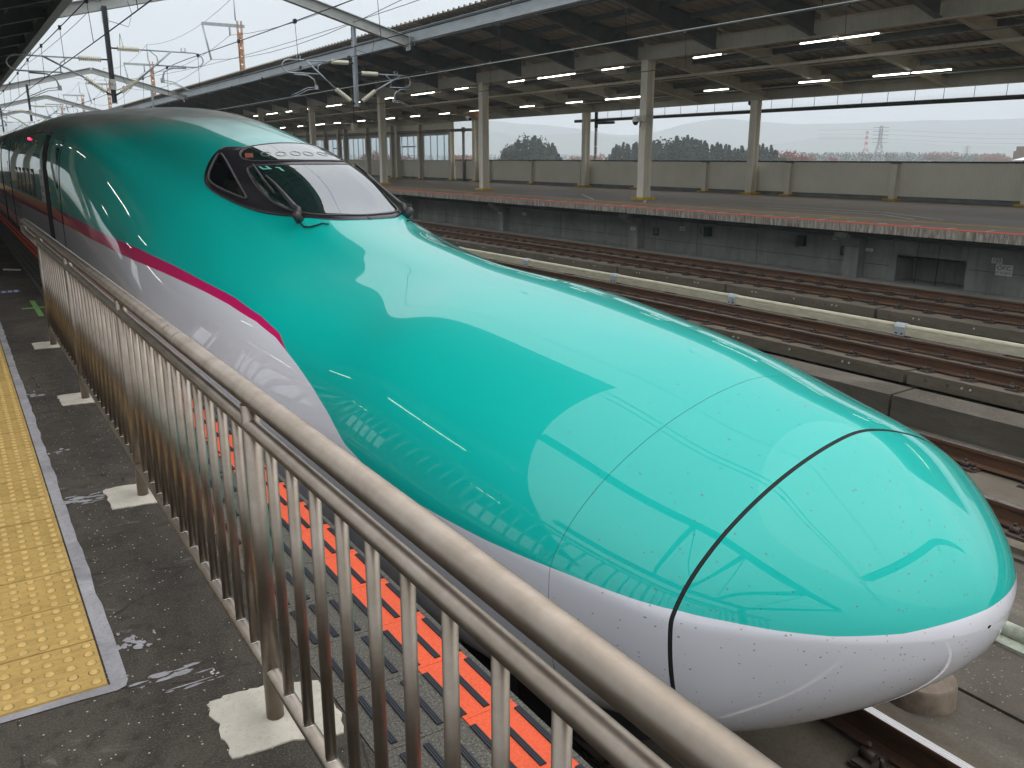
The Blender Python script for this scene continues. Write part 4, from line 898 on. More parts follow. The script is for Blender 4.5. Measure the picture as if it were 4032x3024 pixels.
# ------------------------------------------------------------------ platform canopies
def canopy(name, label, fx, dz, y0, y1, cols, rafters, sheet, near=False):
    """fx maps the distance inward from the opposite platform's frame to x; roof falls from the track side to the back"""
    t = thing(name, label, 'canopy', (fx(24), (y0 + y1) / 2, 0))
    def rz(x): return 7.05 - (x - 17.4) * 0.2 + dz
    def bx(m, xa, xb, a, b, za, zb): m.box(min(fx(xa), fx(xb)), max(fx(xa), fx(xb)), a, b, za, zb)
    # corrugated sheet, ribs run down the slope
    v = []; f = []; pitch = .42; y = y0; prof = []
    while y < y1:
        prof += [(y, 0), (y + .25, 0), (y + .28, .075), (y + .36, .075), (y + .39, 0)]; y += pitch
    for x, th in ((17.25, 0), (31.2, 0), (31.2, -.012), (17.25, -.012)): v += [(fx(x), a, rz(x) + b + th) for a, b in prof]
    n = len(prof)
    for r in range(4): f += [(r * n + i, r * n + i + 1, ((r + 1) % 4) * n + i + 1, ((r + 1) % 4) * n + i) for i in range(n - 1)]
    m = MB(); m.add(v, f); part('roof_sheet', m, M[sheet], t)
    m = MB(); m.ibeam((fx(17.62), y0, 6.62 + dz), (fx(17.62), y1, 6.62 + dz), .26, .52, .03); part('fascia_beam', m, M['fascia'], t)
    m = MB(); m.ibeam((fx(22.95), y0, 5.39 + dz), (fx(22.95), y1, 5.39 + dz), .30, .48, .03); part('girder', m, M['beam_beige'], t)
    m = MB(); m.ibeam((fx(30.3), y0, 4.20 + dz), (fx(30.3), y1, 4.20 + dz), .26, .40, .025); part('girder', m, M['beam_beige'], t)
    for xx in (18.9, 20.2, 21.5, 24.3, 25.7, 27.1, 28.5, 29.8):
        m = MB(); z = rz(xx); bx(m, xx - .05, xx + .05, y0, y1, z - .20, z - .02); part('purlin', m, M['beam_dark'], t)
    me = None
    for y in rafters:
        m = MB()
        def pl(xa, za, xb, zb, da, db, w):
            A, B = fx(xa), fx(xb)
            m.hexa([(A, y - w, za - da), (B, y - w, zb - db), (B, y + w, zb - db), (A, y + w, za - da)], [(A, y - w, za), (B, y - w, zb), (B, y + w, zb), (A, y + w, za)])
        za, zb = rz(17.75) - .04, rz(22.8) - .04
        pl(17.75, za, 22.8, zb, .38, .72, .012); pl(17.75, za - .38, 22.8, zb - .72, .03, .03, .11); pl(17.75, za, 22.8, zb, .025, .025, .11)
        part('front_rafter', m, M['beam_dark'], t)
        m = MB(); za, zb = rz(23.1) - .06, rz(30.2) - .04
        pl(23.1, za, 30.2, zb, .46, .40, .012); pl(23.1, za - .46, 30.2, zb - .40, .03, .03, .10)
        part('rear_rafter', m, M['beam_beige'], t)
        m = MB(); m.cyl((fx(24.2), y, rz(24.2) - .35), (fx(27.6), y + 3.9, rz(27.6) - .30), .012, 6); m.cyl((fx(27.6), y, rz(27.6) - .35), (fx(24.2), y + 3.9, rz(24.2) - .30), .012, 6); part('brace', m, M['beam_dark'], t)
    def column(x, y, top, w):
        m = MB(); h = w / 2
        bx(m, x - h, x - h + .022, y - h, y + h, .09, top); bx(m, x + h - .022, x + h, y - h, y + h, .09, top); bx(m, x - h + .022, x + h - .022, y - .012, y + .012, .09, top)
        c = part('column', m, M['column_beige'], t)
        m = MB(); bx(m, x - h - .15, x + h + .15, y - h - .15, y + h + .15, 0, .09); part('footing', m, M['yellow_base'], c)
        m = MB(); bx(m, x - h - .03, x + h + .03, y - h - .02, y + h + .02, top - .16, top - .14); part('plate', m, M['column_beige'], c)
    for y in cols:
        column(22.95, y, 5.15 + dz, .37)
        if not near: column(30.25, y + 1.1, 4.0 + dz, .34)
    m = MB(); bx(m, 25.48, 25.58, y0, y1, 4.73 + dz, 4.82 + dz)
    yy = y0 + 1
    while yy < min(y1, 110): bx(m, 25.47, 25.59, yy, yy + .04, 4.715 + dz, 4.835 + dz); yy += 1.35
    ch = part('cable_channel', m, M['beam_beige'], t)
    m = MB(); yy = y0 + 1.5
    while yy < min(y1, 110): m.cyl((fx(25.53), yy, 4.82 + dz), (fx(25.53), yy, rz(25.53) - .03), .012, 5); yy += 4.03
    part('hanger', m, M['beam_dark'], ch)
    for xx in (24.4, 26.6, 28.8):
        m = MB(); m.tube([(fx(xx), y0, rz(xx) - .42), (fx(xx), min(y1, 110), rz(xx) - .42)], .018, 6); part('conduit', m, M['beam_beige'], t)
    return t
RA = [26.4 - 4.03 * 6 + 4.03 * k for k in range(26)]
canopy('far_canopy', 'wide steel canopy on beige columns roofing the opposite platform', lambda x: x, 0.0, 1.5, 140, [25.95, 38.05, 50.15, 62.2, 74.3, 86.4, 98.5, 110.6], RA, 'roof_sheet')
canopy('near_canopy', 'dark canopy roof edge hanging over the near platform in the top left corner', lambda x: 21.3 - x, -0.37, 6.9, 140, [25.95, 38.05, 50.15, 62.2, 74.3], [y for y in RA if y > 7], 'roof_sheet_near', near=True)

ME_L = {}
def tube_light(x, y, z, double, label, group):
    t = thing('double_tube_light' if double else 'tube_light', label, 'tube light', (x, y, z), group)
    for k in ((-.74, .74) if double else (0,)):
        if 'h' not in ME_L:
            m = MB(); m.prism_y([(-.045, .085), (-.05, .04), (-.035, .02), (.035, .02), (.05, .04), (.045, .085)], -.71, .71); m.cyl((0, -.5, .085), (0, -.5, .22), .012, 6); m.cyl((0, .5, .085), (0, .5, .22), .012, 6); ME_L['h'] = m.mesh('housing', M['galv'])
            m = MB(); m.tube([(0, -.69, .0), (0, .69, .0)], .021, 10); ME_L['t'] = m.mesh('tube', M['tube_light'])
        h = link('housing', ME_L['h'], t, (x, y + k, z)); link('tube', ME_L['t'], t, (x, y + k, z))
R1 = [(18.35, 1), (14.0 - .74 - 8, 1), (11.8, 0), (23.95, 0), (29.35, 0), (33.4, 1), (36.7, 0), (42.1, 0), (46.65, 1), (51.15, 0), (56.2, 0), (60.5, 1), (65.2, 0), (70.2, 0), (74.6, 1), (79, 0), (84.2, 0), (88.6, 1), (93, 0), (98.2, 0), (102.7, 1), (107, 0)]
R2 = [(18.35, 1), (13.2, 0), (22.3, 0), (27.3, 0), (33.3, 1), (37.3, 0), (41.7, 0), (47.4, 0), (51.4, 0), (55.65, 0), (60.4, 1), (65, 0), (70, 0), (74.4, 1), (79, 0), (84, 0), (88.4, 1), (93, 0), (98, 0)]
for nm, L, x, z in (('front', R1, 24.0, 5.18), ('back', R2, 28.0, 4.37)):
    for i, (y, d) in enumerate(sorted(L)):
        tube_light(x, y, z, d, '%s %s tube light from the right in the %s row under the far canopy' % (ordinal(i), 'lit double' if d else 'lit single', nm), 'tube lights in the %s row under the far canopy' % nm)
for i, (x, y, z) in enumerate([(-2.2, 10 + 5.2 * k, 4.55) for k in range(7)] + [(-5.2, 9 + 7 * k, 3.9) for k in range(4)]):
    tube_light(x, y, z, i % 3 == 0, 'lit tube light under the near platform roof, seen only as a streak on the train', 'tube lights under the near canopy')

def pipes_and_cameras():
    t = thing('drain_pipe', 'long dark drain pipe hung below the back edge of the far canopy', 'pipe', (31.1, 30, 3.6))
    m = MB(); m.tube([(31.1, 2, 3.58), (31.1, 41.3, 3.62)], .085, 12); part('pipe', m, M['pipe_dark'], t)
    m = MB()
    for k in range(34): m.cyl((31.1, 3.0 + 1.14 * k, 3.65), (31.1, 3.0 + 1.14 * k, 4.35), .010, 5)
    part('hanger_rod', m, M['dark_steel'], t)
    m = MB(); r = random.Random(4)
    for k in range(620):
        y = 3 + k * .062; q = r.uniform(-.03, .03); m.add([(31.1, y - .004, 3.68), (31.1, y + .004, 3.68), (31.1 + q, y + q, 3.86)], [(0, 1, 2)])
    o = part('bird_spike', m, M['alu'], t); o['kind'] = 'stuff'
    m = MB(); m.tube([(31.1, 28.2, 4.25), (31.1, 28.2, 3.95), (31.1, 27.95, 3.85), (31.1, 27.95, 3.62)], .075, 10); m.hexa([(30.95, 27.9, 4.2), (31.25, 27.9, 4.2), (31.25, 28.6, 4.2), (30.95, 28.6, 4.2)], [(30.95, 27.75, 4.45), (31.25, 27.75, 4.45), (31.25, 28.75, 4.45), (30.95, 28.75, 4.45)]); part('drain_funnel', m, M['pipe_dark'], t)
    t = thing('downpipe', 'grey banded downpipe beside a back column of the far canopy', 'pipe', (30.9, 39.2, 0))
    m = MB(); m.tube([(30.95, 39.15, -2), (30.95, 39.15, 3.5)], .085, 12); part('pipe', m, M['pipe_grey'], t)
    m = MB(); m.tube([(30.95, 39.15, 3.2), (30.95, 39.15, 4.2)], .10, 12); m.tube([(30.95, 39.15, 3.46), (30.95, 37.6, 3.44)], .075, 10); part('elbow', m, M['pipe_dark'], t)
    for z in (2.95, 2.2, 1.75): part('strap', MB().tube([(30.95, 39.15, z - .03), (30.95, 39.15, z + .03)], .092, 12), M['alu'], t)
    t = thing('downpipe', 'thick grey downpipe at the end of the windowed windbreak wall', 'pipe', (30.6, 53.4, 0))
    m = MB(); m.tube([(30.5, 53.3, 0), (30.5, 53.3, 3.4)], .10, 12); part('pipe', m, M['pipe_grey'], t)
    m = MB(); m.tube([(30.35, 51.4, 3.42), (30.35, 90, 3.62)], .10, 12); m.tube([(30.5, 53.3, 3.3), (30.5, 53.3, 3.62)], .13, 12); part('cross_pipe', m, M['pipe_grey'], t)
    # dome camera
    t = thing('dome_camera', 'white dome camera on a box bracket strapped to the nearest beige column', 'security camera', (22.7, 25.9, 2.9))
    m = MB(); m.box(22.62, 22.76, 25.78, 26.02, 2.93, 3.15); m.box(22.45, 22.62, 25.85, 25.95, 3.05, 3.13); part('bracket', m, M['column_beige'], t)
    v = []; n = 16; prof = [(.03, 3.14), (.07, 3.12), (.12, 3.03), (.135, 2.94), (.13, 2.91)]
    v = [(22.42 + a * math.cos(2 * math.pi * k / n), 25.95 + a * math.sin(2 * math.pi * k / n), z) for a, z in prof for k in range(n)]
    m = MB(); m.add(v, [(i * n + k, i * n + (k + 1) % n, (i + 1) * n + (k + 1) % n, (i + 1) * n + k) for i in range(4) for k in range(n)], True); part('hood', m, M['white_plastic'], t)
    prof = [(.12, 2.915), (.10, 2.86), (.06, 2.80), (.0, 2.785)]; v = [(22.42 + a * math.cos(2 * math.pi * k / n), 25.95 + a * math.sin(2 * math.pi * k / n), z) for a, z in prof for k in range(n)]
    m = MB(); m.add(v, [(i * n + k, i * n + (k + 1) % n, (i + 1) * n + (k + 1) % n, (i + 1) * n + k) for i in range(3) for k in range(n)], True); part('lens_dome', m, M['black_gloss'], t)
    for z in (2.92, 3.16): part('strap', MB().box(22.755, 23.145, 25.76, 26.14, z, z + .015), M['alu'], t)
    m = MB(); m.tube([(22.6, 25.82, 2.93), (22.55, 25.82, 2.82), (22.53, 25.84, 2.70)], .02, 6); part('cable', m, M['pipe_grey'], t)
    t = thing('bullet_camera', 'white bullet camera on a rusty arm left of a beige column', 'security camera', (22.7, 38.9, 3.5))
    m = MB(); m.tube([(22.8, 39.4, 3.60), (22.75, 39.05, 3.48)], .10, 12); part('body', m, M['white_plastic'], t)
    m = MB(); m.cyl((22.752, 39.06, 3.483), (22.745, 39.03, 3.473), .075, 12); part('lens', m, M['black_gloss'], t)
    m = MB(); m.box(22.78, 22.86, 38.2, 39.7, 3.80, 3.86); m.hexa([(22.80, 38.2, 3.45), (22.84, 38.2, 3.45), (22.84, 38.3, 3.45), (22.80, 38.3, 3.45)], [(22.80, 38.2, 3.80), (22.84, 38.2, 3.80), (22.84, 39.0, 3.80), (22.80, 39.0, 3.80)]); m.cyl((22.8, 39.3, 3.66), (22.8, 39.3, 3.8), .02, 6); part('arm', m, M['rust_pole'], t)
    t = thing('hanging_box', 'small ivory box hanging on a thin rod under the far canopy', 'hanging box', (22.0, 52.2, 3.4))
    part('box', MB().box(21.85, 22.15, 52.0, 52.4, 3.25, 3.68), M['ivory'], t); part('rod', MB().cyl((22, 52.2, 3.68), (22, 52.2, 6.0), .018, 6), M['dark_steel'], t)
pipes_and_cameras()

# ------------------------------------------------------------------ gantries, droppers, overhead wires
def gantry(y, label):
    t = thing('portal_gantry', label, 'gantry', (10.55, y, 7), 'portal gantries over the tracks')
    L, Pk, R_ = (3.62, y, 6.36), (10.65, y, 8.13), (17.38, y, 6.36)
    for a, b in ((L, Pk), (Pk, R_)):
        m = MB(); m.ibeam(a, b, .30, .42, .03); part('beam', m, M['gantry'], t)
    for x, z in ((3.62, 6.36), (17.38, 6.36)):
        m = MB(); m.box(x - .02, x + .02, y - .20, y + .20, z - .34, z + .28); m.box(min(x, x + (-.3 if x < 10 else .3)), max(x, x + (-.3 if x < 10 else .3)), y - .06, y + .06, z - .14, z + .22); part('end_plate', m, M['gantry'], t)
    m = MB(); m.box(10.5, 10.8, y - .17, y + .17, 7.90, 7.925); part('splice_plate', m, M['gantry'], t)
    return t
GY = [35.0, 76.5, 112.0, 148.0]
for y, lb in zip(GY, ['nearest grey peaked portal beam crossing the sky above the train', 'second grey peaked portal beam with its whole peak above the train roof', 'third grey peaked portal beam far along the tracks', 'farthest small grey portal beam at the left edge']): gantry(y, lb)
gantry(-4.5, 'grey portal beam over the platform end, seen only mirrored in the nose')
def insulator(a, b, r=.095, n=11):
    A, B = Vector(a), Vector(b); pts = []; rad = []
    for i in range(n):
        for k, q in ((0.1, .45), (0.35, 1.0), (0.6, 1.0), (0.85, .45)):
            t = (i + k) / n; pts.append(A + (B - A) * t); rad.append(r * q)
    return MB().tube(pts, rad, 12)
def mast(x, y, bent, label, plate=None, zt=6.55, zb=3.50, right=True):
    t = thing('dropper_mast', label, 'overhead mast', (x, y, zb), 'dropper masts hanging from the gantries')
    m = MB(); m.box(x - .075, x + .075, y - .012, y + .012, zb, zt); m.box(x - .075, x - .058, y - .085, y + .085, zb, zt); m.box(x + .058, x + .075, y - .085, y + .085, zb, zt); part('mast_beam', m, M['galv' if bent else 'dark_steel'], t)
    m = MB(); m.box(x - .09, x + .09, y - .10, y + .10, zb - .02, zb); part('foot_plate', m, M['galv'], t)
    if plate:
        m = MB(); m.box(x - .098, x + .098, y - .105, y + .105, zb + .45, zb + .80); q = part('number_plate', m, M['sign_white'], t)
        text(q, plate, .15, (x - .0, y - .108, zb + .62), M['sign_black'], (math.radians(90), 0, 0), .75)
    m = MB()
    for k in range(7):
        for s in (-1, 1): m.cyl((x + s * .07, y, zt - .55 + k * .075), (x + s * .12, y, zt - .55 + k * .075), .014, 6)
    part('insulator_stack', m, M['dark_steel'], t)
    for s, top in (((-1, 4.96 if not bent else 5.37), (1, 5.36 if not bent else 4.99))):
        span = 2.9 if not bent else (2.75 if s < 0 else 2.2)
        a = part('upper_insulator', insulator((x + s * .28, y, top), (x + s * 1.02, y, top)), M['ceramic'], t)
        m = MB(); m.cyl((x + s * .07, y, top), (x + s * .28, y, top), .03, 8); part('socket', m, M['dark_steel'], a)
        low = 3.82
        part('lower_insulator', insulator((x + s * .26, y, low + .06), (x + s * .88, y, low + .50)), M['ceramic'], t)
        m = MB(); m.cyl((x + s * .06, y, low - .06), (x + s * .26, y, low + .06), .03, 8); part('socket', m, M['dark_steel'], a)
        dz = -.50
        c = [(x + s * 1.02, y, top), (x + s * span, y, top)]
        c += [(x + s * (span + .34 * math.sin(q)), y, top + dz / 2 + (-dz / 2) * math.cos(q)) for q in np.linspace(.3, math.pi - .3, 7)]
        c += [(x + s * span, y, top + dz), (x + s * 1.55, y, top + dz)]
        m = MB(); m.tube(c, .026, 8); part('cantilever', m, M['galv'], t)
        m = MB(); m.tube([(x + s * .88, y, low + .50), (x + s * 2.10, y, top - .01)], .034, 8); m.tube([(x + s * 1.35, y, top), (x + s * 1.60, y, top - .20), (x + s * 1.62, y, top + dz)], .020, 8); part('diagonal_tube', m, M['galv'], t)
        m = MB(); m.tube([(x + s * 2.60, y, top + dz - .05), (x + s * 2.05, y, top + dz - .07), (x + s * 1.80, y, top + dz - .22), (x + s * 1.72, y, top + dz - .48)], .030, 8); m.box(x + s * 1.72 - .06, x + s * 1.72 + .06, y - .05, y + .05, top + dz - .60, top + dz - .44); part('registration_arm', m, M['galv'], t)
        m = MB(); m.tube([(x + s * 1.72, y, top + dz - .50), (x + s * 2.1, y + .05, top + dz - .55), (x + s * 2.75, y + .1, top + dz - .86)], .014, 6); m.tube([(x + s * 1.72, y, top + dz - .58), (x + s * 2.1, y - .05, top + dz - .63), (x + s * 2.75, y - .1, top + dz - .92)], .014, 6); part('steady_arm', m, M['galv'], t)
        m = MB(); m.tube([(x + s * (span - .35) + .08 * math.sin(q), y, top + .09 + .07 * math.cos(q)) for q in np.linspace(.5, 2 * math.pi - .5, 9)], .016, 6); part('wire_saddle', m, M['galv'], t)
    m = MB(); m.tube([(x + .1, y, top + .9), (x + .75, y, top + .75), (x + .9, y, top + 1.2), (x + .8, y, top + 1.6)], .010, 6); m.tube([(x + .5, y, top), (x + .42, y, top + .5), (x + .3, y, top - .9), (x + .55, y, top - 1.35)], .010, 6); part('jumper_cable', m, M['wire'], t)
mast(5.5, 34.85, False, 'dark dropper mast with white number plate and insulated arms rising behind the train roof', '93-1', 6.74)
mast(14.9, 35.0, True, 'grey dropper mast with white insulators in front of the far canopy', None, 6.80, 3.68)
mast(6.08, 76.3, False, 'second smaller dark dropper mast with white plate at the left', '93-2', 6.9, 4.25)
mast(6.08, 112.0, False, 'third small dropper mast far along the tracks at the left edge', None, 6.9, 4.3)
mast(14.9, 76.3, True, 'small grey dropper mast poking above the roof beside the far canopy fascia', None, 6.9, 4.2)
def catenary(x, zm, zc, label, y0, y1, step, rel, span=40.0, hi=False):
    t = thing('overhead_line', label, 'overhead wire', (x, 20, zc), 'overhead lines above the tracks')
    ys = np.arange(y0, y1 + .1, 2.0)
    sag = lambda y: zm - .16 * math.sin(math.pi * (((y - 35) % span) / span))
    m = MB(); m.tube([(x, y, sag(y)) for y in ys], .013, 5, cap=False); part('messenger_wire', m, M['wire'], t)
    m = MB(); m.tube([(x + .06 * math.sin(y / 9), y, zc) for y in ys], .012, 5, cap=False); part('contact_wire', m, M['wire_bright' if hi else 'wire'], t)
    y = y0 + rel
    while y < y1:
        m = MB(); m.cyl((x, y, sag(y)), (x + .06 * math.sin(y / 9), y, zc), .007, 4)
        m.box(x - .03, x + .03, y - .07, y + .07, sag(y) - .05, sag(y) + .05); part('dropper', m, M['wire'], t); y += step
catenary(3.02, 4.95, 3.97, 'dark overhead wires with round clamps crossing the top left sky above the train', -6, 148, 5.0, 2.2)
catenary(7.96, 5.06, 3.97, 'overhead wires over the track beside the train passing the mast arms', -6, 148, 5.0, 3.4)
catenary(12.55, 5.08, 4.02, 'overhead wires crossing in front of the far canopy fascia', -6, 148, 5.0, 1.0, hi=True)
catenary(17.2, 5.02, 3.98, 'overhead wires running close in front of the far canopy girder', -6, 148, 5.0, 4.0)
def feeder(pts, label, r=.012):
    tag(link('feeder_wire', MB().tube(pts, r, 5, cap=False).mesh('feeder_wire', M['wire'])), label, 'overhead wire', 'feeder wires high over the station')
feeder([(5.4, y, 6.9 + .0018 * (y - 35) ** 2 * .3) for y in range(-6, 150, 6)], 'high feeder wire running above the nearest dropper mast')
feeder([(14.9, y, 6.95 + .0018 * (y - 35) ** 2 * .3) for y in range(-6, 150, 6)], 'high feeder wire running above the grey dropper mast')
# rusty line poles behind the far canopy
for i, (y, lb) in enumerate(((129.9, 'tallest rusty orange pole with a grey cross arm behind the far canopy roof'), (192.5, 'second rusty orange pole behind the far canopy, right of the dark mast'), (248, 'third small rusty orange pole behind the dark mast'), (297, 'fourth tiny rusty orange pole low over the train roof'), (352, 'farthest tiny rusty orange pole near the left edge'))):
    x = 38.0; zt = 20.3
    t = thing('line_pole', lb, 'pole', (x, y, -9), 'rusty line poles behind the far canopy')
    m = MB()
    for a, b in ((-.32, -.22), (.22, .32)):
        for c, d in ((-.32, -.22), (.22, .32)): m.box(x + a, x + b, y + c, y + d, -9, zt)
    k = -8
    while k < zt - 1: m.box(x - .31, x + .31, y - .315, y - .285, k, k + .35); m.box(x - .315, x - .285, y - .31, y + .31, k, k + .35); m.box(x - .2, x + .2, y + .2, y + .24, k - .5, k + .3); k += 1.1
    part('lattice', m, M['rust_pole'], t)
    m = MB(); m.box(x - 5.2, x + .7, y - .14, y + .14, zt - .9, zt - .5); part('cross_arm', m, M['galv'], t)
    m = MB(); m.cyl((x - .5, y, zt), (x - .5, y, zt + 3.2), .10, 8); part('spike', m, M['pole_cap'], t)
    m = MB(); m.cyl((x - 5.1, y, zt - .9), (x - 4.3, y, zt - 5.4), .13, 8); m.cyl((x - 1.4, y, zt - .9), (x - 1.4, y, zt - 2.0), .13, 8); part('insulator', m, M['galv'], t)
for dx, z, lb in ((-4.3, 14.9, 'thin line wire hung from the long insulators of the rusty poles'), (-1.4, 18.3, 'thin line wire hung close to the rusty pole heads'), (-.5, 23.4, 'thin top wire joining the tips of the rusty poles')):
    pts = []
    for a, b in zip((60, 129.9, 192.5, 248, 297), (129.9, 192.5, 248, 297, 352)):
        for k in range(8): q = k / 8; pts.append((38 + dx, a + (b - a) * q, z - 1.6 * 4 * q * (1 - q)))
    feeder(pts, lb, .03)

# back wall of the near platform and the open steel frame at its end (they show as reflections in the train)
def near_back():
    t = thing('back_wall', 'windowed beige wall at the back of the near platform, mirrored in the train side', 'wall', (-9.6, 30, 0))
    for k in range(12):
        y = 8 + 4.9 * k
        part('panel', MB().box(-9.66, -9.6, y, y + 4.8, .05, 1.36), M['panel_beige'], t)
        part('post', MB().box(-9.6, -9.3, y - .15, y + .15, 0, 3.9), M['column_beige'], t)
        if k % 2: part('panel', MB().box(-9.66, -9.6, y, y + 4.8, 1.36, 3.9), M['panel_beige'], t)
    t = thing('steel_frame', 'open steel roof frame at the platform end, mirrored in the train nose', 'steel frame', (-2, 0, 5))
    for x in (0.6, -4.5):
        part('beam', MB().ibeam((x, -7.5, 5.2), (x, 6.4, 5.2), .25, .35, .025), M['beam_dark'], t)
        part('column', MB().box(x - .15, x + .15, -7.0, -6.7, 0, 5.0), M['beam_dark'], t) if x < 0 else None
    for y in (-7.4, -4, -.6, 2.8): part('beam', MB().ibeam((-4.5, y, 5.2), (.6, y, 5.2), .2, .3, .02), M['beam_dark'], t)
    for y in (-7.4, -4, -.6): part('brace', MB().cyl((-4.5, y, 5.1), (.6, y + 3.4, 5.1), .03, 6), M['beam_dark'], t)
near_back()

# ------------------------------------------------------------------ trees and far things
def azp(az, D): a = math.radians(az); return D * math.sin(a), D * math.cos(a)
def tree_meshes():
    out = {}
    for kind, nv in (('c', 4), ('b', 2), ('a', 3)):
        for v in range(nv):
            r = random.Random(100 + v + ord(kind)); m = MB(); tr = MB()
            H = 17.0 if kind == 'c' else (15.0 if kind == 'b' else 10.0)
            n = 1500 if kind == 'c' else 1300
            lobes = [(r.uniform(-2.2, 2.2), r.uniform(-2.2, 2.2), r.uniform(.5, .92) * H, r.uniform(1.2, 2.4)) for _ in range(16)]
            for i in range(n):
                if kind == 'c':
                    h = r.random() ** .75; z = H * (.10 + .90 * h); lay = .55 + .45 * abs(math.sin(z * 2.3 + v))
                    R = (2.7 * (1 - h) ** .72 + .12) * lay; a = r.uniform(0, 6.283); q = math.sqrt(r.uniform(.30, 1)) * R
                    p = Vector((q * math.cos(a) + .15 * math.sin(z), q * math.sin(a), z - q * .22)); s = r.uniform(.25, .55)
                else:
                    lx, ly, lz, lr = lobes[i % 16]; d = Vector((r.gauss(0, 1), r.gauss(0, 1), r.gauss(0, .8))).normalized() * lr * r.uniform(.55, 1)
                    p = Vector((lx, ly, lz)) + d; s = r.uniform(.22, .5)
                d1 = Vector((r.gauss(0, 1), r.gauss(0, 1), r.gauss(0, .6))).normalized(); d2 = d1.cross(Vector((r.gauss(0, 1), r.gauss(0, 1), r.gauss(0, 1)))).normalized()
                m.add([p - d1 * s, p + d2 * s * .6, p + d1 * s, p - d2 * s * .6], [(0, 1, 2, 3)])
            tr.tube([(0, 0, 0), (.1, .05, H * .4), (.15, .0, H * .93)], [.28, .18, .03], 7)
            if kind != 'c':
                for lx, ly, lz, lr in lobes[:8]: tr.tube([(.05, .02, lz * .5), (lx * .5, ly * .5, lz * .75), (lx, ly, lz)], [.12, .08, .03], 5)
            out[(kind, v)] = (m.mesh('crown', M[{'c': 'conifer_leaf', 'b': 'conifer_leaf', 'a': 'autumn_leaf'}[kind]]), tr.mesh('trunk', M['bark']))
    return out
TM = tree_meshes()
def tree(kind, v, az, D, top, label, group, wide=1.0, mat=None):
    x, y = azp(az, D); H = 17.0 if kind == 'c' else (15.0 if kind == 'b' else 10.0); s = (top + 9) / H
    cr, tr = TM[(kind, v)]
    t = thing({'c': 'conifer_tree', 'b': 'broadleaf_tree', 'a': 'autumn_tree'}[kind], label, 'tree', (x, y, -9), group)
    rz = random.uniform(0, 6.28)
    for nm, me in (('crown', cr), ('trunk', tr)):
        o = bpy.data.objects.new(nm, me); C.objects.link(o); o.parent = t
    t.rotation_euler = (0, 0, rz); t.scale = (s * wide, s * wide, s)
def grove(name, az0, az1, D, tops, n, group, lab, seed):
    r = random.Random(seed); L = []
    for i in range(n):
        q = (i + r.uniform(.2, .8)) / n; az = az0 + (az1 - az0) * q
        T = np.interp(q, [a for a, b in tops], [b for a, b in tops])
        L.append((az, D + r.uniform(-14, 26), T * r.uniform(.90, 1.04) + r.uniform(-.8, .6)))
    for i, (az, d, T) in enumerate(sorted(L)):
        k = 'c' if r.random() < .78 else 'b'
        tree(k, r.randrange(4 if k == 'c' else 2), az, d, T, lab % (ordinal(i) if i < 59 else 'last', 'dark conifer' if k == 'c' else 'dark rounded tree'), group, r.uniform(1.0, 1.25))
grove('a', 31.6, 36.35, 300, [(0, -2), (.12, 2.5), (.3, 7.0), (.5, 8.2), (.72, 7.4), (.88, 5.0), (1, -1)], 26, 'trees of the left dark grove', '%s %s from the left in the rounded grove left of the nearest column', 21)
grove('b', 38.9, 50.0, 310, [(0, 1), (.08, 6.5), (.25, 8.0), (.37, 7.4), (.48, 8.8), (.6, 6.2), (.8, 5.2), (.93, 6.2), (1, 1.5)], 52, 'trees of the long dark grove', '%s %s from the left in the long grove beyond the parapet', 33)
for i, (az, D, top, w) in enumerate(((50.3, 420, 3.6, 1.3), (50.75, 430, 3.2, 1.4), (51.15, 425, 2.4, 1.3), (38.0, 520, 2.2, 1.5), (38.5, 530, 2.9, 1.5), (37.3, 510, 2.0, 1.5), (29.6, 450, 2.2, 1.6), (30.3, 470, 1.8, 1.6), (53.0, 520, 1.5, 1.2), (58.6, 820, 5.0, 2.2), (59.2, 840, 5.2, 2.4), (62.0, 700, 2.6, 2.4), (61.4, 760, 3.6, 2.0), (26.3, 430, 2.0, 1.4), (25.4, 440, 2.6, 1.4), (24.0, 430, 3.4, 1.4))):
    tree('a', i % 3, az, D, top, '%s orange autumn tree from the nearest column group outward beyond the parapet' % ordinal(i), 'orange autumn trees beyond the parapet', w)
def far_wood(name, label, az0, az1, D, depth, hmin, hmax, n, seed, mat):
    r = random.Random(seed); m = MB()
    for i in range(n):
        x, y = azp(r.uniform(az0, az1), D + r.uniform(0, depth)); H = r.uniform(hmin, hmax); w = r.uniform(1.8, 3.0); con = r.random() < .6
        for k in range(34):
            h = r.random(); z = -9 + (H + 9) * (.25 + .75 * h); q = (w * (1 - h) ** .8 + .2 if con else w * math.sqrt(max(0, 1 - (h * 1.7 - .7) ** 2)) + .2) * r.uniform(.5, 1); a = r.uniform(0, 6.283); s = r.uniform(.5, 1.1)
            p = Vector((x + q * math.cos(a), y + q * math.sin(a), z)); d1 = Vector((r.gauss(0, 1), r.gauss(0, 1), r.gauss(0, .7))).normalized() * s; d2 = Vector((-d1.y, d1.x, r.uniform(-.4, .4) * s))
            m.add([p - d1, p + d2 * .6, p + d1, p - d2 * .6], [(0, 1, 2, 3)])
    o = link(name, m.mesh(name, M[mat])); tag(o, label, 'wood', None, 'stuff')
far_wood('far_wood', 'bluish green belt of far trees below the pylons', 51.0, 58.1, 800, 60, 3.5, 6.2, 330, 1, 'wood_leaf')
far_wood('far_wood', 'far low belt of dark trees near the right edge', 59.4, 62.2, 820, 60, 2.2, 5.2, 150, 2, 'wood_leaf')
far_wood('far_wood', 'rust coloured far woodland strip along the horizon', 20, 62.6, 1250, 120, 2.6, 6.0, 620, 3, 'rust_leaf')
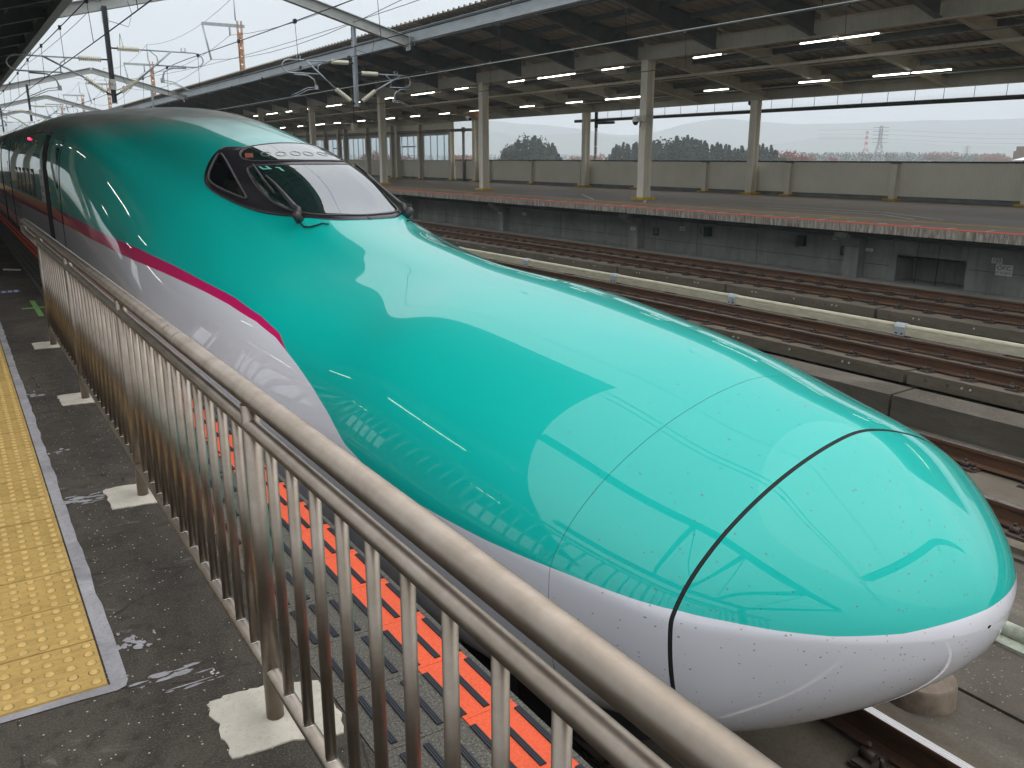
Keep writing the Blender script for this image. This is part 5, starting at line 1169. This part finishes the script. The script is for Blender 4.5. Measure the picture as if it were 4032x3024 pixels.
far_wood('far_wood', 'far dark woodland seen through the windows and below the mountains', 12, 39, 1050, 120, 2.0, 5.6, 500, 4, 'wood_leaf')
def pylon(az, D, top, w, mats, label, arms=5):
    x, y = azp(az, D); t = thing('lattice_pylon', label, 'pylon', (x, y, -9)); H = top + 9
    def pt(k, h): 
        ww = w * (1 - .80 * min(1, h / .62)) if h < .62 else w * .20 * (1 - .25 * (h - .62) / .38)
        a = math.pi / 4 + k * math.pi / 2 + .3; return Vector((x + ww * math.cos(a), y + ww * math.sin(a), -9 + H * h))
    lv = [0, .16, .30, .42, .52, .62, .70, .78, .86, .93, 1.0]; r = w * .018 + .05
    for i, (a, b) in enumerate(zip(lv[:-1], lv[1:])):
        m = MB()
        for k in range(4): m.cyl(pt(k, a), pt(k, b), r * 1.3, 4); m.cyl(pt(k, a), pt((k + 1) % 4, b), r, 4); m.cyl(pt(k, b), pt((k + 1) % 4, b), r, 4)
        part('lattice', m, M[mats[i % len(mats)]], t)
    m = MB()
    for i in range(arms):
        h = .64 + .33 * i / (arms - 1); m.cyl(Vector((x - w * .55, y + w * .5, -9 + H * h)), Vector((x + w * .55, y - w * .5, -9 + H * h)), r * 1.2, 4)
    part('cross_arm', m, M[mats[0]], t)
pylon(55.5, 760, 25.5, 8.0, ['pylon_steel'], 'tall grey lattice pylon standing right of the red and white one')
pylon(54.75, 1000, 28, 7.5, ['pylon_white', 'pylon_red'], 'red and white striped lattice pylon above the far trees')
pylon(30.75, 900, 26, 6.5, ['pylon_steel'], 'faint grey lattice pylon beside the bullet camera column')
pylon(32.25, 1050, 19, 6.0, ['pylon_white'], 'pale lattice pylon at the left edge of the rounded grove')
pylon(37.55, 1100, 13, 5.0, ['pylon_white'], 'tiny white pylon between the two dark groves')
pylon(60.2, 1100, 14, 6.0, ['pylon_steel'], 'small pale lattice pylon close to the right edge')
pylon(27.0, 900, 20, 7.0, ['pylon_white', 'pylon_red'], 'red and white pylon seen through the windbreak windows')
for i, (z0, lb) in enumerate(((23.0, 'topmost thin power line strung right of the tall grey pylon'), (19.6, 'middle thin power line strung right of the tall grey pylon'), (16.2, 'lowest thin power line strung right of the tall grey pylon'))):
    pts = []
    for k in range(25):
        q = k / 24; az = 52 + 14 * q; px, py = azp(az, 760 / math.cos(math.radians(az - 55.5))); pts.append((px, py, z0 - 4.5 * math.sin(math.pi * min(1, max(0, (q - .25) / 1.1)))))
    tag(link('power_line', MB().tube(pts, .055, 4, cap=False).mesh('power_line', M['wire'])), lb, 'power line', 'power lines of the tall grey pylon')
def far_buildings():
    x, y = azp(64.4, 230); t = thing('block_building', 'brown block shaped building at the right edge beyond the parapet', 'building', (x, y, -9))
    part('wall', MB().box(x - 4.6, x + 12, y - 4.2, y + 6, -9, 3.0), M['block_wall'], t); part('roof', MB().box(x - 3.6, x + 12, y - 3.2, y + 6, 3.0, 4.0), M['block_wall'], t)
    for k in range(3):
        w = part('window', MB().box(x - 4.66, x - 4.55, y - 3 + 2.8 * k, y - 1.4 + 2.8 * k, -1.2, 1.2), M['alu'], t); part('pane', MB().box(x - 4.70, x - 4.665, y - 2.9 + 2.8 * k, y - 1.5 + 2.8 * k, -1.1, 1.1), M['side_glass'], w)
    x2, y2 = azp(63.2, 205); t = thing('shelter', 'small white pavilion roof in front of the brown building', 'shelter', (x2, y2, -9))
    m = MB(); m.add([(x2 - 1.9, y2 - 1.9, 1.05), (x2 + 1.9, y2 - 1.9, 1.05), (x2 + 1.9, y2 + 1.9, 1.05), (x2 - 1.9, y2 + 1.9, 1.05), (x2, y2, 1.75)], [(0, 1, 4), (1, 2, 4), (2, 3, 4), (3, 0, 4), (3, 2, 1, 0)]); part('roof', m, M['white_plastic'], t)
    for a in (-1.5, 1.5):
        for b in (-1.5, 1.5): part('post', MB().cyl((x2 + a, y2 + b, -9), (x2 + a, y2 + b, 1.05), .12, 6), M['alu'], t)
    for az, D, w, h, lb in ((22.9, 380, 5, -.6, 'small white gabled house seen through a windbreak window'), (29.9, 520, 9, -1.0, 'low pale house with a red roof between grove and pipe'), (38.2, 600, 8, -1.5, 'low white house among the red trees between the groves')):
        x, y = azp(az, D); t = thing('house', lb, 'house', (x, y, -9))
        part('wall', MB().box(x - w / 2, x + w / 2, y - w / 2, y + w / 2, -9, h), M['house_wall'], t)
        m = MB(); m.prism_y([(x - w * .58, h), (x + w * .58, h), (x, h + w * .36)], y - w * .56, y + w * .56); part('roof', m, M['house_roof'], t)
        q = part('window', MB().box(x - w * .15, x + w * .15, y - w / 2 - .08, y - w / 2 + .02, h - 2.6, h - 1.0), M['side_glass'], t)
far_buildings()
# ------------------------------------------------------------------ hazy air
def haze():
    m = MB(); m.box(-1900, 4300, -1500, 4300, -11.0, 520.0)
    t = bpy.data.materials.new('air'); t.use_nodes = True; n = t.node_tree; n.nodes.clear()
    o = n.nodes.new('ShaderNodeOutputMaterial'); v = n.nodes.new('ShaderNodeVolumePrincipled')
    v.inputs['Color'].default_value = (0.88, 0.95, 1.0, 1); v.inputs['Density'].default_value = 0.00050; v.inputs['Anisotropy'].default_value = 0.0
    n.links.new(v.outputs[0], o.inputs['Volume'])
    h = link('haze', m.mesh('haze', t)); h['kind'] = 'stuff'
HAZE = True
if HAZE: haze()
